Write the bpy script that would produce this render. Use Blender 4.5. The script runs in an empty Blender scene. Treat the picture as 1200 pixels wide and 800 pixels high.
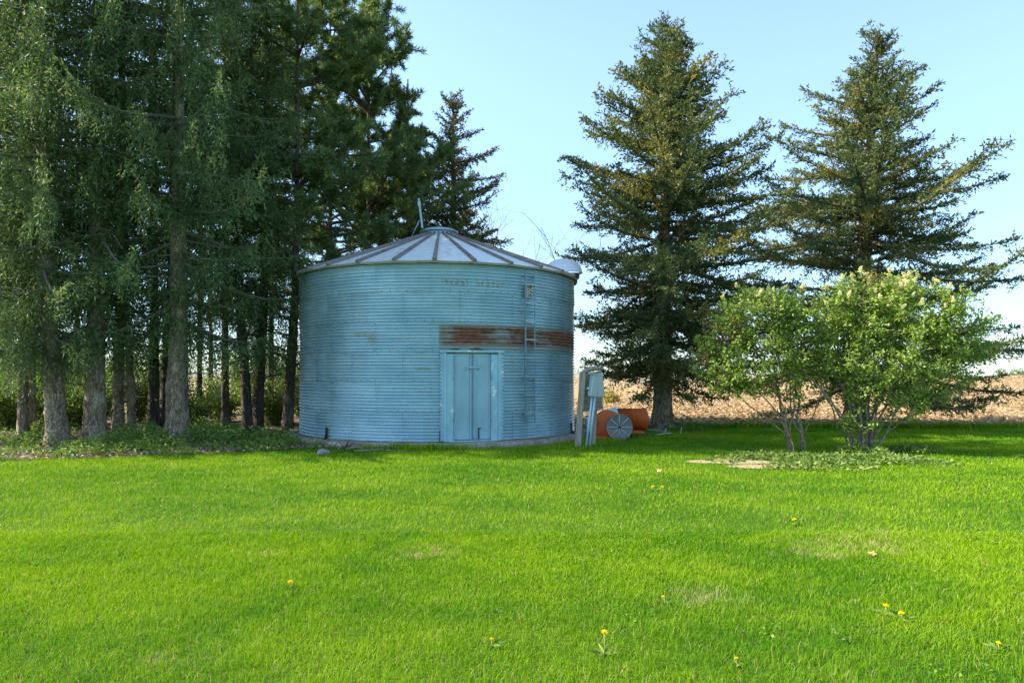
import bpy, math, random
import numpy as np
from mathutils import Vector, Matrix

scene = bpy.context.scene
COL = scene.collection
PI = math.pi
F, CX, HY, EYE = 850.0, 600.0, 438.0, 1.65


def at(x, y, Y):
    """photo pixel + distance -> world point"""
    return Vector(((x - CX) / F * Y, Y, EYE - (y - HY) / F * Y))


def ground_at(x, y):
    Y = EYE * F / (y - HY)
    return ((x - CX) / F * Y, Y)


# ------------------------------------------------------------------ tagging
def tag(o, label=None, cat=None, group=None, kind=None):
    if label: o['label'] = label
    if cat: o['category'] = cat
    if group: o['group'] = group
    if kind: o['kind'] = kind
    return o


def empty(name, loc, label, cat, group=None, rz=0.0):
    o = bpy.data.objects.new(name, None)
    o.empty_display_size = 0.2
    COL.objects.link(o)
    o.location = loc
    o.rotation_euler = (0, 0, rz)
    return tag(o, label, cat, group)


def link(name, mesh, parent=None):
    o = bpy.data.objects.new(name, mesh)
    COL.objects.link(o)
    if parent is not None:
        o.parent = parent
    return o


# ------------------------------------------------------------------ mesh building
def np_mesh(name, V, quads=None, tris=None, mats=(), smooth=False, uv=None):
    me = bpy.data.meshes.new(name)
    V = np.asarray(V, dtype=np.float32)
    nq = 0 if quads is None else len(quads)
    nt = 0 if tris is None else len(tris)
    loops = []
    if nq: loops.append(np.asarray(quads, dtype=np.int32).ravel())
    if nt: loops.append(np.asarray(tris, dtype=np.int32).ravel())
    loops = np.concatenate(loops)
    me.vertices.add(len(V)); me.vertices.foreach_set('co', V.ravel())
    me.loops.add(len(loops)); me.loops.foreach_set('vertex_index', loops)
    me.polygons.add(nq + nt)
    starts = np.concatenate([np.arange(nq) * 4, nq * 4 + np.arange(nt) * 3]).astype(np.int32)
    me.polygons.foreach_set('loop_start', starts)
    me.update(calc_edges=True)
    if smooth:
        me.polygons.foreach_set('use_smooth', np.ones(nq + nt, dtype=bool))
    for m in mats: me.materials.append(m)
    if uv is not None:
        l = me.uv_layers.new(name='UVMap')
        l.data.foreach_set('uv', np.asarray(uv, dtype=np.float32)[loops].ravel())
    me.validate()
    return me


class MB:
    """collects shapes into one mesh"""
    def __init__(s):
        s.v = []; s.f = []; s.m = []; s.sm = []

    def add(s, vs, fs, mat=0, smooth=False):
        b = len(s.v)
        s.v += [tuple(v) for v in vs]
        for f in fs:
            s.f.append([b + i for i in f]); s.m.append(mat); s.sm.append(smooth)
        return s

    def box(s, c, size, M=None, mat=0, bev=0.0):
        hx, hy, hz = [q / 2 for q in size]
        c = Vector(c)
        if bev > 0:
            # chamfered box: 24 vertices
            b = min(bev, hx * .9, hy * .9, hz * .9)
            vs = []; idx = {}
            for sx in (-1, 1):
                for sy in (-1, 1):
                    for sz in (-1, 1):
                        for a in range(3):
                            h = [hx, hy, hz]
                            p = [sx * (hx - b), sy * (hy - b), sz * (hz - b)]
                            p[a] = (sx, sy, sz)[a] * h[a]
                            idx[(sx, sy, sz, a)] = len(vs); vs.append(Vector(p))
            fs = []
            for a in range(3):
                o1, o2 = [(1, 2), (0, 2), (0, 1)][a]
                for sg in (-1, 1):
                    q = []
                    for (u, w) in ((-1, -1), (1, -1), (1, 1), (-1, 1)):
                        k = [0, 0, 0]; k[a] = sg; k[o1] = u; k[o2] = w
                        q.append(idx[(k[0], k[1], k[2], a)])
                    fs.append(q)
            for a in range(3):
                o1, o2 = [(1, 2), (0, 2), (0, 1)][a]
                for u in (-1, 1):
                    for w in (-1, 1):
                        k = [0, 0, 0]; k[o1] = u; k[o2] = w
                        k0 = k[:]; k0[a] = -1; k1 = k[:]; k1[a] = 1
                        fs.append([idx[(*k0, o1)], idx[(*k1, o1)], idx[(*k1, o2)], idx[(*k0, o2)]])
            for sx in (-1, 1):
                for sy in (-1, 1):
                    for sz in (-1, 1):
                        fs.append([idx[(sx, sy, sz, 0)], idx[(sx, sy, sz, 1)], idx[(sx, sy, sz, 2)]])
        else:
            vs = [Vector((x, y, z)) for x in (-hx, hx) for y in (-hy, hy) for z in (-hz, hz)]
            fs = [(0, 1, 3, 2), (4, 6, 7, 5), (0, 4, 5, 1), (2, 3, 7, 6), (0, 2, 6, 4), (1, 5, 7, 3)]
        if M is not None: vs = [M @ v for v in vs]
        s.add([v + c for v in vs], fs, mat)
        return s

    def tube(s, pts, r, n=8, mat=0, caps=True, smooth=True):
        pts = [Vector(p) for p in pts]
        rs = r if isinstance(r, (list, tuple)) else [r] * len(pts)
        vs = []; fs = []
        ref = None
        for i, p in enumerate(pts):
            d = (pts[min(i + 1, len(pts) - 1)] - pts[max(i - 1, 0)])
            d.normalize()
            if ref is None:
                ref = Vector((0, 0, 1)) if abs(d.z) < .9 else Vector((1, 0, 0))
            a = (ref - d * ref.dot(d)).normalized(); ref = a
            b = d.cross(a)
            for k in range(n):
                t = 2 * PI * k / n
                vs.append(p + (a * math.cos(t) + b * math.sin(t)) * rs[i])
        for i in range(len(pts) - 1):
            for k in range(n):
                k2 = (k + 1) % n
                fs.append((i * n + k, i * n + k2, (i + 1) * n + k2, (i + 1) * n + k))
        s.add(vs, fs, mat, smooth)
        if caps:
            b = len(s.v) - len(vs)
            s.f.append([b + k for k in range(n)][::-1]); s.m.append(mat); s.sm.append(False)
            e = b + (len(pts) - 1) * n
            s.f.append([e + k for k in range(n)]); s.m.append(mat); s.sm.append(False)
        return s

    def lathe(s, prof, n=48, M=None, mat=0, smooth=True, a0=0.0, a1=2 * PI):
        full = abs(a1 - a0 - 2 * PI) < 1e-6
        cols = n if full else n + 1
        vs = []; fs = []
        for (r, z) in prof:
            for k in range(cols):
                t = a0 + (a1 - a0) * k / n
                v = Vector((r * math.cos(t), r * math.sin(t), z))
                vs.append(M @ v if M is not None else v)
        for i in range(len(prof) - 1):
            for k in range(n):
                k2 = (k + 1) % cols
                fs.append((i * cols + k, i * cols + k2, (i + 1) * cols + k2, (i + 1) * cols + k))
        s.add(vs, fs, mat, smooth)
        return s

    def build(s, name, mats, parent=None):
        me = bpy.data.meshes.new(name)
        me.from_pydata(s.v, [], s.f)
        if not isinstance(mats, (list, tuple)): mats = [mats]
        for m in mats: me.materials.append(m)
        me.polygons.foreach_set('material_index', s.m)
        me.polygons.foreach_set('use_smooth', s.sm)
        me.update()
        return link(name, me, parent)


# ------------------------------------------------------------------ materials
def new_mat(name):
    m = bpy.data.materials.new(name); m.use_nodes = True
    nt = m.node_tree
    for n in list(nt.nodes): nt.nodes.remove(n)
    return m, nt


class NT:
    def __init__(s, nt): s.nt = nt

    def n(s, t, **kw):
        x = s.nt.nodes.new(t)
        for k, v in kw.items():
            if k in ('ins',):
                for i, val in v.items(): s.set(x.inputs[i], val)
            else: setattr(x, k, v)
        return x

    def set(s, sock, val):
        if isinstance(val, bpy.types.NodeSocket): s.nt.links.new(val, sock)
        else: sock.default_value = val

    def math(s, op, a, b=0.0, c=None, clamp=False):
        x = s.n('ShaderNodeMath', operation=op, use_clamp=clamp)
        s.set(x.inputs[0], a); s.set(x.inputs[1], b)
        if c is not None: s.set(x.inputs[2], c)
        return x.outputs[0]

    def mix(s, fac, a, b, blend='MIX'):
        x = s.n('ShaderNodeMix', data_type='RGBA', blend_type=blend)
        x.clamp_factor = True
        s.set(x.inputs[0], fac)
        s.set(x.inputs[6], (*a, 1) if isinstance(a, tuple) and len(a) == 3 else a)
        s.set(x.inputs[7], (*b, 1) if isinstance(b, tuple) and len(b) == 3 else b)
        return x.outputs[2]

    def noise(s, vec, scale, detail=3.0, rough=.55, dist=0.0):
        x = s.n('ShaderNodeTexNoise')
        if vec is not None: s.set(x.inputs['Vector'], vec)
        x.inputs['Scale'].default_value = scale; x.inputs['Detail'].default_value = detail
        x.inputs['Roughness'].default_value = rough; x.inputs['Distortion'].default_value = dist
        return x.outputs[0]

    def ramp(s, fac, a, b):
        x = s.n('ShaderNodeMapRange'); x.interpolation_type = 'SMOOTHSTEP'
        s.set(x.inputs[0], fac); x.inputs[1].default_value = a; x.inputs[2].default_value = b
        return x.outputs[0]

    def scale(s, vec, sc):
        x = s.n('ShaderNodeMapping'); s.set(x.inputs[0], vec); x.inputs[3].default_value = sc
        return x.outputs[0]

    def bump(s, h, strength, dist=.01):
        x = s.n('ShaderNodeBump'); s.set(x.inputs['Height'], h)
        x.inputs['Strength'].default_value = strength; x.inputs['Distance'].default_value = dist
        return x.outputs[0]

    def bsdf(s, col, rough=.6, metal=0.0, normal=None, spec=.5):
        x = s.n('ShaderNodeBsdfPrincipled')
        s.set(x.inputs['Base Color'], (*col, 1) if isinstance(col, tuple) and len(col) == 3 else col)
        s.set(x.inputs['Roughness'], rough); s.set(x.inputs['Metallic'], metal)
        x.inputs['Specular IOR Level'].default_value = spec
        if normal is not None: s.set(x.inputs['Normal'], normal)
        return x.outputs[0]

    def out(s, sh):
        o = s.n('ShaderNodeOutputMaterial'); s.nt.links.new(sh, o.inputs[0])

    def obj(s): return s.n('ShaderNodeTexCoord').outputs['Object']
    def uv(s): return s.n('ShaderNodeTexCoord').outputs['UV']
    def pos(s): return s.n('ShaderNodeNewGeometry').outputs['Position']
    def island(s): return s.n('ShaderNodeNewGeometry').outputs['Random Per Island']


def leaf_mat(name, c_dark, c_light, c_odd=None, odd=.1, transl=.3, clump=1.3, tcol=None, isl=.55, oddclump=None):
    m, nt = new_mat(name); N = NT(nt)
    r = N.island()
    nz = N.noise(N.pos(), clump, 2.0)
    f = N.math('ADD', N.math('MULTIPLY', r, isl), N.math('MULTIPLY', N.ramp(nz, .3, .7), 1 - isl))
    col = N.mix(f, c_dark, c_light)
    if c_odd:
        sel = N.math('GREATER_THAN', N.math('FRACT', N.math('MULTIPLY', r, 37.31)), 1 - odd)
        if oddclump:
            sel = N.math('MULTIPLY', N.ramp(N.noise(N.pos(), oddclump, 3.0), .5, .66), N.math('ADD', .45, N.math('MULTIPLY', r, .5)))
        col = N.mix(sel, col, c_odd)
    b = N.bsdf(col, .55, spec=.25)
    t = N.n('ShaderNodeBsdfTranslucent')
    N.set(t.inputs[0], N.mix(1.0, col, (1.25, 1.2, .6) if tcol is None else tcol, 'MULTIPLY'))
    mx = N.n('ShaderNodeMixShader'); mx.inputs[0].default_value = transl
    nt.links.new(b, mx.inputs[1]); nt.links.new(t.outputs[0], mx.inputs[2])
    N.out(mx.outputs[0]); return m


def bark_mat(name, c1, c2, c3):
    m, nt = new_mat(name); N = NT(nt)
    p = N.pos()
    v = N.scale(p, (1, 1, .35))
    n1 = N.noise(v, 14, 5, .65)
    n2 = N.noise(p, 2.3, 3)
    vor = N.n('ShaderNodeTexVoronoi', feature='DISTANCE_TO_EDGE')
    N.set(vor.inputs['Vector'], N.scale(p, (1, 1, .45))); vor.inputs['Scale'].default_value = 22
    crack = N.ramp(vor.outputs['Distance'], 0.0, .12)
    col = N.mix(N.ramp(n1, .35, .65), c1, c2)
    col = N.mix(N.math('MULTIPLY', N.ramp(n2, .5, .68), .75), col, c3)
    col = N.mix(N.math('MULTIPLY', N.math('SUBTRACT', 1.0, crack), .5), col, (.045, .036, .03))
    h = N.math('ADD', N.math('MULTIPLY', crack, .6), n1)
    N.out(N.bsdf(col, .9, normal=N.bump(h, .9, .03), spec=.15)); return m


def metal_paint(name, col, rough=.5, metal=0.0, dirt=(.18, .12, .07), amt=.35, sc=6, bump=.0):
    m, nt = new_mat(name); N = NT(nt)
    p = N.obj()
    n1 = N.noise(p, sc, 5, .65); n2 = N.noise(p, sc * 5, 3)
    f = N.math('MULTIPLY', N.ramp(N.math('ADD', N.math('MULTIPLY', n1, .8), N.math('MULTIPLY', n2, .2)), .48, .72), amt)
    c = N.mix(f, col, dirt)
    c = N.mix(N.math('MULTIPLY', n2, .25), c, tuple(q * .6 for q in col))
    N.out(N.bsdf(c, N.math('ADD', rough, N.math('MULTIPLY', f, .3)), metal,
                 normal=N.bump(n2, bump, .004) if bump else None, spec=.4)); return m


def wood_mat(name, c1, c2, sc=(3, 3, 30)):
    m, nt = new_mat(name); N = NT(nt)
    p = N.obj()
    n1 = N.noise(N.scale(p, sc), 2.0, 5, .6, .4); n2 = N.noise(p, 3, 3)
    c = N.mix(N.ramp(n1, .3, .7), c1, c2)
    c = N.mix(N.math('MULTIPLY', N.ramp(n2, .5, .75), .5), c, tuple(q * .5 for q in c1))
    N.out(N.bsdf(c, .85, normal=N.bump(n1, .5, .008), spec=.2)); return m


def flat_mat(name, col, rough=.6, metal=0.0):
    m, nt = new_mat(name); N = NT(nt)
    n = N.noise(N.obj(), 9, 4)
    N.out(N.bsdf(N.mix(N.ramp(n, .35, .75), col, tuple(q * .65 for q in col)), rough, metal, spec=.3)); return m


M = {}
M['norway'] = leaf_mat('norway_needles', (.052, .112, .044), (.165, .24, .092), (.23, .23, .11), .08, .36, isl=.35)
M['spruce'] = leaf_mat('spruce_needles', (.042, .080, .040), (.155, .185, .065), (.31, .265, .075), .17, .3, isl=.3, oddclump=.85)  # golden clumps put sunlight on the boughs into the needle colour
M['pine'] = leaf_mat('pine_needles', (.06, .13, .055), (.17, .25, .085), (.28, .25, .09), .08, .38)
M['dryspruce'] = leaf_mat('thin_spruce_needles', (.05, .07, .035), (.13, .14, .065), (.2, .14, .07), .15, .2)
M['lilac'] = leaf_mat('lilac_leaves', (.115, .22, .03), (.31, .43, .08), (.42, .48, .12), .14, .4, 2.2)
M['lilac_red'] = leaf_mat('young_red_leaves', (.17, .12, .05), (.30, .19, .09), (.25, .29, .08), .35, .3)
M['weed'] = leaf_mat('weed_leaves', (.075, .155, .026), (.20, .30, .06), (.28, .33, .09), .12, .34, 2.0)
M['bushleaf'] = leaf_mat('understory_leaves', (.06, .125, .025), (.17, .26, .055), (.26, .31, .08), .12, .42, .8)
M['faroak'] = leaf_mat('far_bush_leaves', (.07, .12, .045), (.13, .2, .07), None, 0, .2)
M['yellowbush'] = leaf_mat('yellow_bush_leaves', (.2, .17, .04), (.33, .28, .07), None, 0, .2)
M['bark'] = bark_mat('spruce_bark', (.19, .142, .098), (.43, .345, .24), (.56, .50, .38))
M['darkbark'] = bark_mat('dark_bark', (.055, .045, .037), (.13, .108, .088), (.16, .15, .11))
M['pinebark'] = bark_mat('pine_bark', (.085, .066, .05), (.2, .155, .115), (.23, .2, .15))
M['lilacbark'] = bark_mat('lilac_bark', (.2, .165, .11), (.36, .31, .22), (.3, .31, .2))
M['twig'] = flat_mat('bare_twigs', (.3, .26, .22), .9)
M['limb'] = flat_mat('dead_limbs', (.17, .14, .115), .9)
M['blossom'] = leaf_mat('cream_blossom', (.62, .58, .33), (.85, .82, .6), (.6, .66, .3), .15, .35)


# ------------------------------------------------------------------ leaf clouds
def norm(a):
    return a / np.maximum(np.linalg.norm(a, axis=1, keepdims=True), 1e-9)


class Leaves:
    """many small diamond faces in one mesh"""
    def __init__(s, seed): s.r = np.random.default_rng(seed); s.P = []; s.D = []; s.L = []; s.W = []

    def add(s, P, D, L, W):
        n = len(P)
        s.P.append(P); s.D.append(norm(D))
        s.L.append(np.broadcast_to(L, n)); s.W.append(np.broadcast_to(W, n))

    def mesh(s, name, mat, fold=0.0):
        P = np.concatenate(s.P); D = np.concatenate(s.D); L = np.concatenate(s.L)[:, None]; W = np.concatenate(s.W)[:, None]
        n = len(P)
        rnd = norm(s.r.normal(size=(n, 3)))
        S = norm(np.cross(D, rnd)); U = np.cross(S, D)
        mid = P + D * L * .42
        V = np.stack([P, mid + S * W / 2 + U * W * fold, P + D * L, mid - S * W / 2 + U * W * fold], 1).reshape(-1, 3)
        if fold:
            q = np.arange(n) * 4
            T = np.concatenate([np.stack([q, q + 1, q + 2], 1), np.stack([q, q + 2, q + 3], 1)])
            return np_mesh(name, V, tris=T, mats=[mat])
        Q = np.arange(n * 4).reshape(n, 4)
        return np_mesh(name, V, quads=Q, mats=[mat])


def limb_tube(mb, pts, r0, r1, n=5):
    k = len(pts)
    mb.tube(pts, [r0 + (r1 - r0) * i / (k - 1) for i in range(k)], n, caps=False)


def spruce_crown(seed, H, z0, prof, dens=1.0, step=.42, tl=1.0, tuftL=.115, tuftW=.042, lean=(0, 0), ang=None, mat='spruce', jag=.3, per=6):
    """upright spruce: whorls of boughs that carry flat sprays of twigs"""
    R = np.random.default_rng(seed); lv = Leaves(seed + 1); mb = MB()
    z = z0
    while z < H - .25:
        t = (z - z0) / (H - z0)
        k = int(round(per + R.uniform(-1.4, 1.4) - 1.5 * t))
        ph = R.uniform(0, 6.28)
        for j in range(max(3, k)):
            a = ph + j * 6.283 / max(3, k) + R.normal() * .28
            L = np.interp(t, prof[0], prof[1]) * (1 + R.uniform(-jag * 1.25, jag * .5))
            if t > .84: L = min(L, 1.02 * np.interp(t, prof[0], prof[1]))
            # asymmetry: some directions bear longer boughs
            L *= 1 + (.13 if t < .8 else .04) * math.sin(a * 2 + seed) + .1 * math.sin(a + seed * 1.7 + z * .5)
            el = np.interp(t, [0, .3, .6, 1], ang or [-.18, .05, .35, .9]) + R.normal() * (.17 if t < .6 else .07)
            n = max(5, int(L / .09))
            s = np.linspace(0, 1, n)
            dr = np.interp(t, [0, .5, 1], [.22, .16, .0])
            rad = L * s * math.cos(el)
            zz = z + R.uniform(-.32, .32) + L * (math.sin(el) * s - dr * s ** 1.5 * 1.2 + dr * 1.25 * s ** 3)
            sway = L * .12 * R.uniform(-1.3, 1.3) * s ** 2
            ca, sa = math.cos(a), math.sin(a)
            lx = lean[0] * z / H; ly = lean[1] * z / H
            A = np.stack([lx + rad * ca - sway * sa, ly + rad * sa + sway * ca, zz], 1)
            limb_tube(mb, [A[i] for i in range(0, n, max(1, n // 5))], .016 + .011 * L, .006, 4)
            T = norm(np.gradient(A, axis=0))
            side = norm(np.cross(T, np.array([[0, 0, 1.0]])))
            lump = .5 + .5 * np.sin(s * L * R.uniform(5, 8) + R.uniform(0, 6.3)) * R.uniform(.5, 1)
            for i in range(1, n):
                if R.random() > .96 * dens or (s[i] < .2 and R.random() < .3): continue
                for sg in (-1, 1):
                    l = tl * (1 - .62 * s[i]) * (.35 + .75 * lump[i]) * R.uniform(.6, 1.1) * min(1, L / 2.2 + .25)
                    d = T[i] * .75 + side[i] * sg * R.uniform(.5, 1.0) + np.array([0, 0, R.normal() * .5 + .06])
                    d /= np.linalg.norm(d)
                    m = max(3, int(l / .024))
                    u = np.linspace(.05, 1, m)[:, None]
                    P = A[i] + d * l * u + np.array([0, 0, -.2 * l]) * u ** 2 + R.normal(size=(m, 3)) * .018
                    D = d * .8 + R.normal(size=(m, 3)) * .6 + np.array([0, 0, .15])
                    lv.add(P, D, R.uniform(.7, 1.25, m) * tuftL, R.uniform(.7, 1.2, m) * tuftW)
            m = int(n * 4)
            idx = R.integers(max(1, n // 5), n, m)
            lv.add(A[idx] + R.normal(size=(m, 3)) * .02, T[idx] * .8 + R.normal(size=(m, 3)) * .55 + np.array([0, 0, .25]), tuftL * R.uniform(.7, 1.2, m), tuftW)
        z += step * R.uniform(.75, 1.25) * (1 - .35 * t)
    # leader
    m = int(260 * dens)
    zt = R.uniform(H - 1.6, H, m)
    sp = .06 + (H - zt) * .16
    a = R.uniform(0, 6.28, m)
    P = np.stack([lean[0] * zt / H + sp * np.cos(a) * R.random(m), lean[1] * zt / H + sp * np.sin(a) * R.random(m), zt], 1)
    D = np.stack([np.cos(a) * .7, np.sin(a) * .7, np.full(m, .7)], 1) + R.normal(size=(m, 3)) * .3
    lv.add(P, D, tuftL * 1.1, tuftW)
    return lv.mesh('crown', M[mat]), mb


def norway_crown(seed, H, z0, prof, step=.5, dens=1.0, mat='norway'):
    """weeping Norway spruce: boughs with long hanging branchlets"""
    R = np.random.default_rng(seed); lv = Leaves(seed + 1); mb = MB()
    z = z0
    while z < H - .4:
        t = (z - z0) / (H - z0)
        k = max(4, int(round(6.3 + R.uniform(-1.2, 1.4) - 1.8 * t)))
        ph = R.uniform(0, 6.28)
        for j in range(k):
            a = ph + j * 6.283 / k + R.normal() * .3
            L = np.interp(t, prof[0], prof[1]) * R.uniform(.38, 1.15)
            el = np.interp(t, [0, .4, 1], [-.12, .06, .7]) + R.normal() * .12
            n = max(6, int(L / .085)); s = np.linspace(0, 1, n)
            rad = L * s * math.cos(el)
            dr = np.interp(t, [0, .6, 1], [.42, .28, .05])
            zz = z + R.uniform(-.25, .25) + L * (math.sin(el) * s - dr * s ** 1.4 * 1.1 + dr * 1.15 * s ** 3.2)
            sway = L * .12 * R.normal() * s ** 2
            ca, sa = math.cos(a), math.sin(a)
            A = np.stack([rad * ca - sway * sa, rad * sa + sway * ca, zz], 1)
            limb_tube(mb, [A[i] for i in range(0, n, max(1, n // 5))], .018 + .01 * L, .007, 4)
            T = norm(np.gradient(A, axis=0)); side = norm(np.cross(T, np.array([[0, 0, 1.0]])))
            for i in range(1, n):
                if s[i] < .12 and R.random() < .5: continue
                for sg in (-1, 1):
                    if R.random() > .8 * dens: continue
                    off = side[i] * sg * R.uniform(.02, .36) * (1.15 - s[i] * .6)
                    l = R.uniform(.22, .95) * np.interp(t, [0, .7, 1], [1, .9, .35]) * (1.1 - .45 * s[i])
                    m = max(4, int(l / .034))
                    u = np.linspace(0, 1, m)[:, None]
                    P = A[i] + off * np.minimum(1, u * 3) + T[i] * .1 * u + np.array([0, 0, -l]) * u ** 1.25 + R.normal(size=(m, 3)) * .012
                    D = np.array([0, 0, -.62]) + T[i] * .25 + R.normal(size=(m, 3)) * .45
                    lv.add(P, D, R.uniform(.07, .15, m), R.uniform(.02, .034, m))
            m = n * 5
            idx = R.integers(1, n, m)
            lv.add(A[idx] + side[idx] * R.uniform(-.28, .28, m)[:, None] * (1.1 - s[idx])[:, None], T[idx] * .8 + R.normal(size=(m, 3)) * .5, R.uniform(.08, .16, m), .032)
        z += step * R.uniform(.75, 1.25) * (1 - .3 * t)
    return lv.mesh('crown', M[mat]), mb


def pine_crown(seed, H, z0, Rmax, nb=85, mat='pine'):
    """open pine: bare limbs with dense tufts of long needles at their ends"""
    R = np.random.default_rng(seed); lv = Leaves(seed + 1); mb = MB()
    for b in range(nb):
        t = R.random() ** .85
        z = z0 + (H - z0) * t
        L = Rmax * np.interp(t, [0, .25, .7, 1], [.75, 1, .72, .16]) * R.uniform(.5, 1.12)
        a = R.uniform(0, 6.283); el = np.interp(t, [0, .5, 1], [.02, .28, .95]) + R.normal() * .2
        n = 9; s = np.linspace(0, 1, n)
        curve = R.normal() * .12
        A = np.stack([L * s * math.cos(el) * np.cos(a + curve * s), L * s * math.cos(el) * np.sin(a + curve * s),
                      z + L * (math.sin(el) * s + .14 * s ** 2.2 - .1 * s)], 1)
        limb_tube(mb, list(A[::2]), .014 + .013 * L, .008, 5)
        ends = []
        for q in range(int(4 + L * 5)):
            i = R.integers(3, n)
            d = (A[-1] - A[0]) / L * .7 + R.normal(size=3) * .65 + np.array([0, 0, .25]); d /= np.linalg.norm(d)
            l = R.uniform(.15, .7) * (1.25 - s[i] * .5)
            e = A[i] + d * l
            mb.tube([A[i], (A[i] + e) / 2 + np.array([0, 0, -.03]), e], [.012, .009, .006], 4, caps=False)
            ends.append((e, d))
        ends.append((A[-1], (A[-1] - A[-2]) / np.linalg.norm(A[-1] - A[-2])))
        for e, d in ends:
            m = R.integers(60, 100)
            back = R.random(m)[:, None] ** 1.2 * .34
            D = d * .55 + norm(R.normal(size=(m, 3))) * .9 + np.array([0, 0, .18])
            lv.add(e - d * back + R.normal(size=(m, 3)) * .012, D, R.uniform(.13, .24, m), R.uniform(.02, .034, m))
    return lv.mesh('crown', M[mat]), mb


def trunk_mesh(seed, path, radii, flare=1.55, nseg=26, dz=.09, stubs=10, mat='bark', rough=.045, knots=6):
    """bark-covered trunk with root flare, bumps and broken branch stubs"""
    R = np.random.default_rng(seed)
    path = np.array(path, float)
    z = np.arange(-.12, path[-1, 2], dz)
    z = np.concatenate([z, [path[-1, 2]]])
    cx = np.interp(z, path[:, 2], path[:, 0]); cy = np.interp(z, path[:, 2], path[:, 1])
    rr = np.interp(z, path[:, 2], radii)
    fl = 1 + (flare - 1) * np.exp(-np.maximum(z, 0) / .22)
    a = np.linspace(0, 2 * PI, nseg, endpoint=False)
    lob = R.uniform(0, 6.28, 4)
    Z, A = np.meshgrid(z, a, indexing='ij')
    root = .16 * np.sin(A * 5 + lob[0] + Z * .3) * np.exp(-np.maximum(Z, 0) / .3)
    wob = .035 * np.sin(A * 3 + lob[1] + Z * 1.3) + .03 * np.sin(A * 2 + lob[2] - Z * .9) + .02 * np.sin(A * 7 + Z * 4 + lob[3])
    rad = rr[:, None] * fl[:, None] * (1 + root + wob) * (1 + R.normal(size=Z.shape) * rough)
    for k in range(knots):
        kz = R.uniform(.3, min(5, z[-1])); ka = R.uniform(0, 6.28)
        dd = ((Z - kz) / .11) ** 2 + (np.angle(np.exp(1j * (A - ka))) * rr[:, None] / .1) ** 2
        rad *= 1 + .22 * np.exp(-dd)
    V = np.stack([cx[:, None] + rad * np.cos(A), cy[:, None] + rad * np.sin(A), Z], 2).reshape(-1, 3)
    n = len(z); I = np.arange(n * nseg).reshape(n, nseg)
    Q = np.stack([I[:-1], np.roll(I[:-1], -1, 1), np.roll(I[1:], -1, 1), I[1:]], 3 - 1).reshape(-1, 4)
    mb = MB()
    for k in range(stubs):
        kz = R.uniform(.7, min(5.5, z[-1])); ka = R.uniform(0, 6.28)
        x = np.interp(kz, path[:, 2], path[:, 0]); y = np.interp(kz, path[:, 2], path[:, 1]); r = np.interp(kz, path[:, 2], radii)
        d = np.array([math.cos(ka), math.sin(ka), R.uniform(-.35, .15)])
        l = R.uniform(.08, .9) if R.random() < .6 else R.uniform(.6, 1.6)
        p = np.array([x, y, kz]) + d * r * .8
        m_ = p + d * l * .5 + R.normal(size=3) * .04
        mb.tube([p, m_, p + d * l + np.array([0, 0, -.12 * l]) + R.normal(size=3) * .05], [.022, .016, .006], 5, caps=False)
    if mb.v:
        Q = np.concatenate([Q, np.array(mb.f) + len(V)]); V = np.concatenate([V, np.array(mb.v)])
    return np_mesh('trunk', V, quads=Q, mats=[M[mat]], smooth=True), None


def set_mesh(mb, name, mat, parent):
    return mb.build(name, mat, parent)


def make_tree(name, x, y, label, crown, limbs, trunk, group=None, crown_scale=1.0, rz=0.0, off=(0, 0, 0), cat='tree', limbmat='limb', crown_part='crown'):
    """crown: mesh (shared), limbs: mesh (shared), trunk: (mesh, MB stubs)"""
    root = empty(name, (x, y, 0), label, cat, group)
    tr = link('trunk', trunk[0], root)
    if trunk[1] is not None and trunk[1].v:
        trunk[1].build('dead_branches', M[limbmat], root)
    if crown is not None:
        c = link(crown_part, crown, root)
        c.rotation_euler = (0, 0, rz); c.location = off
        c.scale = (crown_scale if isinstance(crown_scale, tuple) else (crown_scale,) * 3)
    if limbs is not None:
        l = link('branches', limbs, root)
        l.rotation_euler = (0, 0, rz); l.location = off
        l.scale = (crown_scale if isinstance(crown_scale, tuple) else (crown_scale,) * 3)
    return root


def mb_mesh(mb, name, mat):
    o = mb.build(name, mat); me = o.data
    bpy.data.objects.remove(o)
    return me


# ================================================================== WORLD, SUN, CAMERA
SUN_EL = math.radians(39); SUN_BACK = math.radians(1.8)
S = Vector((-math.cos(SUN_BACK) * math.cos(SUN_EL), math.sin(SUN_BACK) * math.cos(SUN_EL), math.sin(SUN_EL)))
world = bpy.data.worlds.new('World'); scene.world = world; world.use_nodes = True
wt = world.node_tree
for n in list(wt.nodes): wt.nodes.remove(n)
W = NT(wt)
sky = W.n('ShaderNodeTexSky', sky_type='NISHITA', sun_disc=False)
sky.sun_elevation = SUN_EL
sky.sun_rotation = math.atan2(S.x, S.y)
sky.altitude = 200; sky.air_density = 1.0; sky.dust_density = .35; sky.ozone_density = 1.6
tc = W.n('ShaderNodeTexCoord').outputs['Generated']
sep = W.n('ShaderNodeSeparateXYZ'); W.set(sep.inputs[0], tc)
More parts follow.
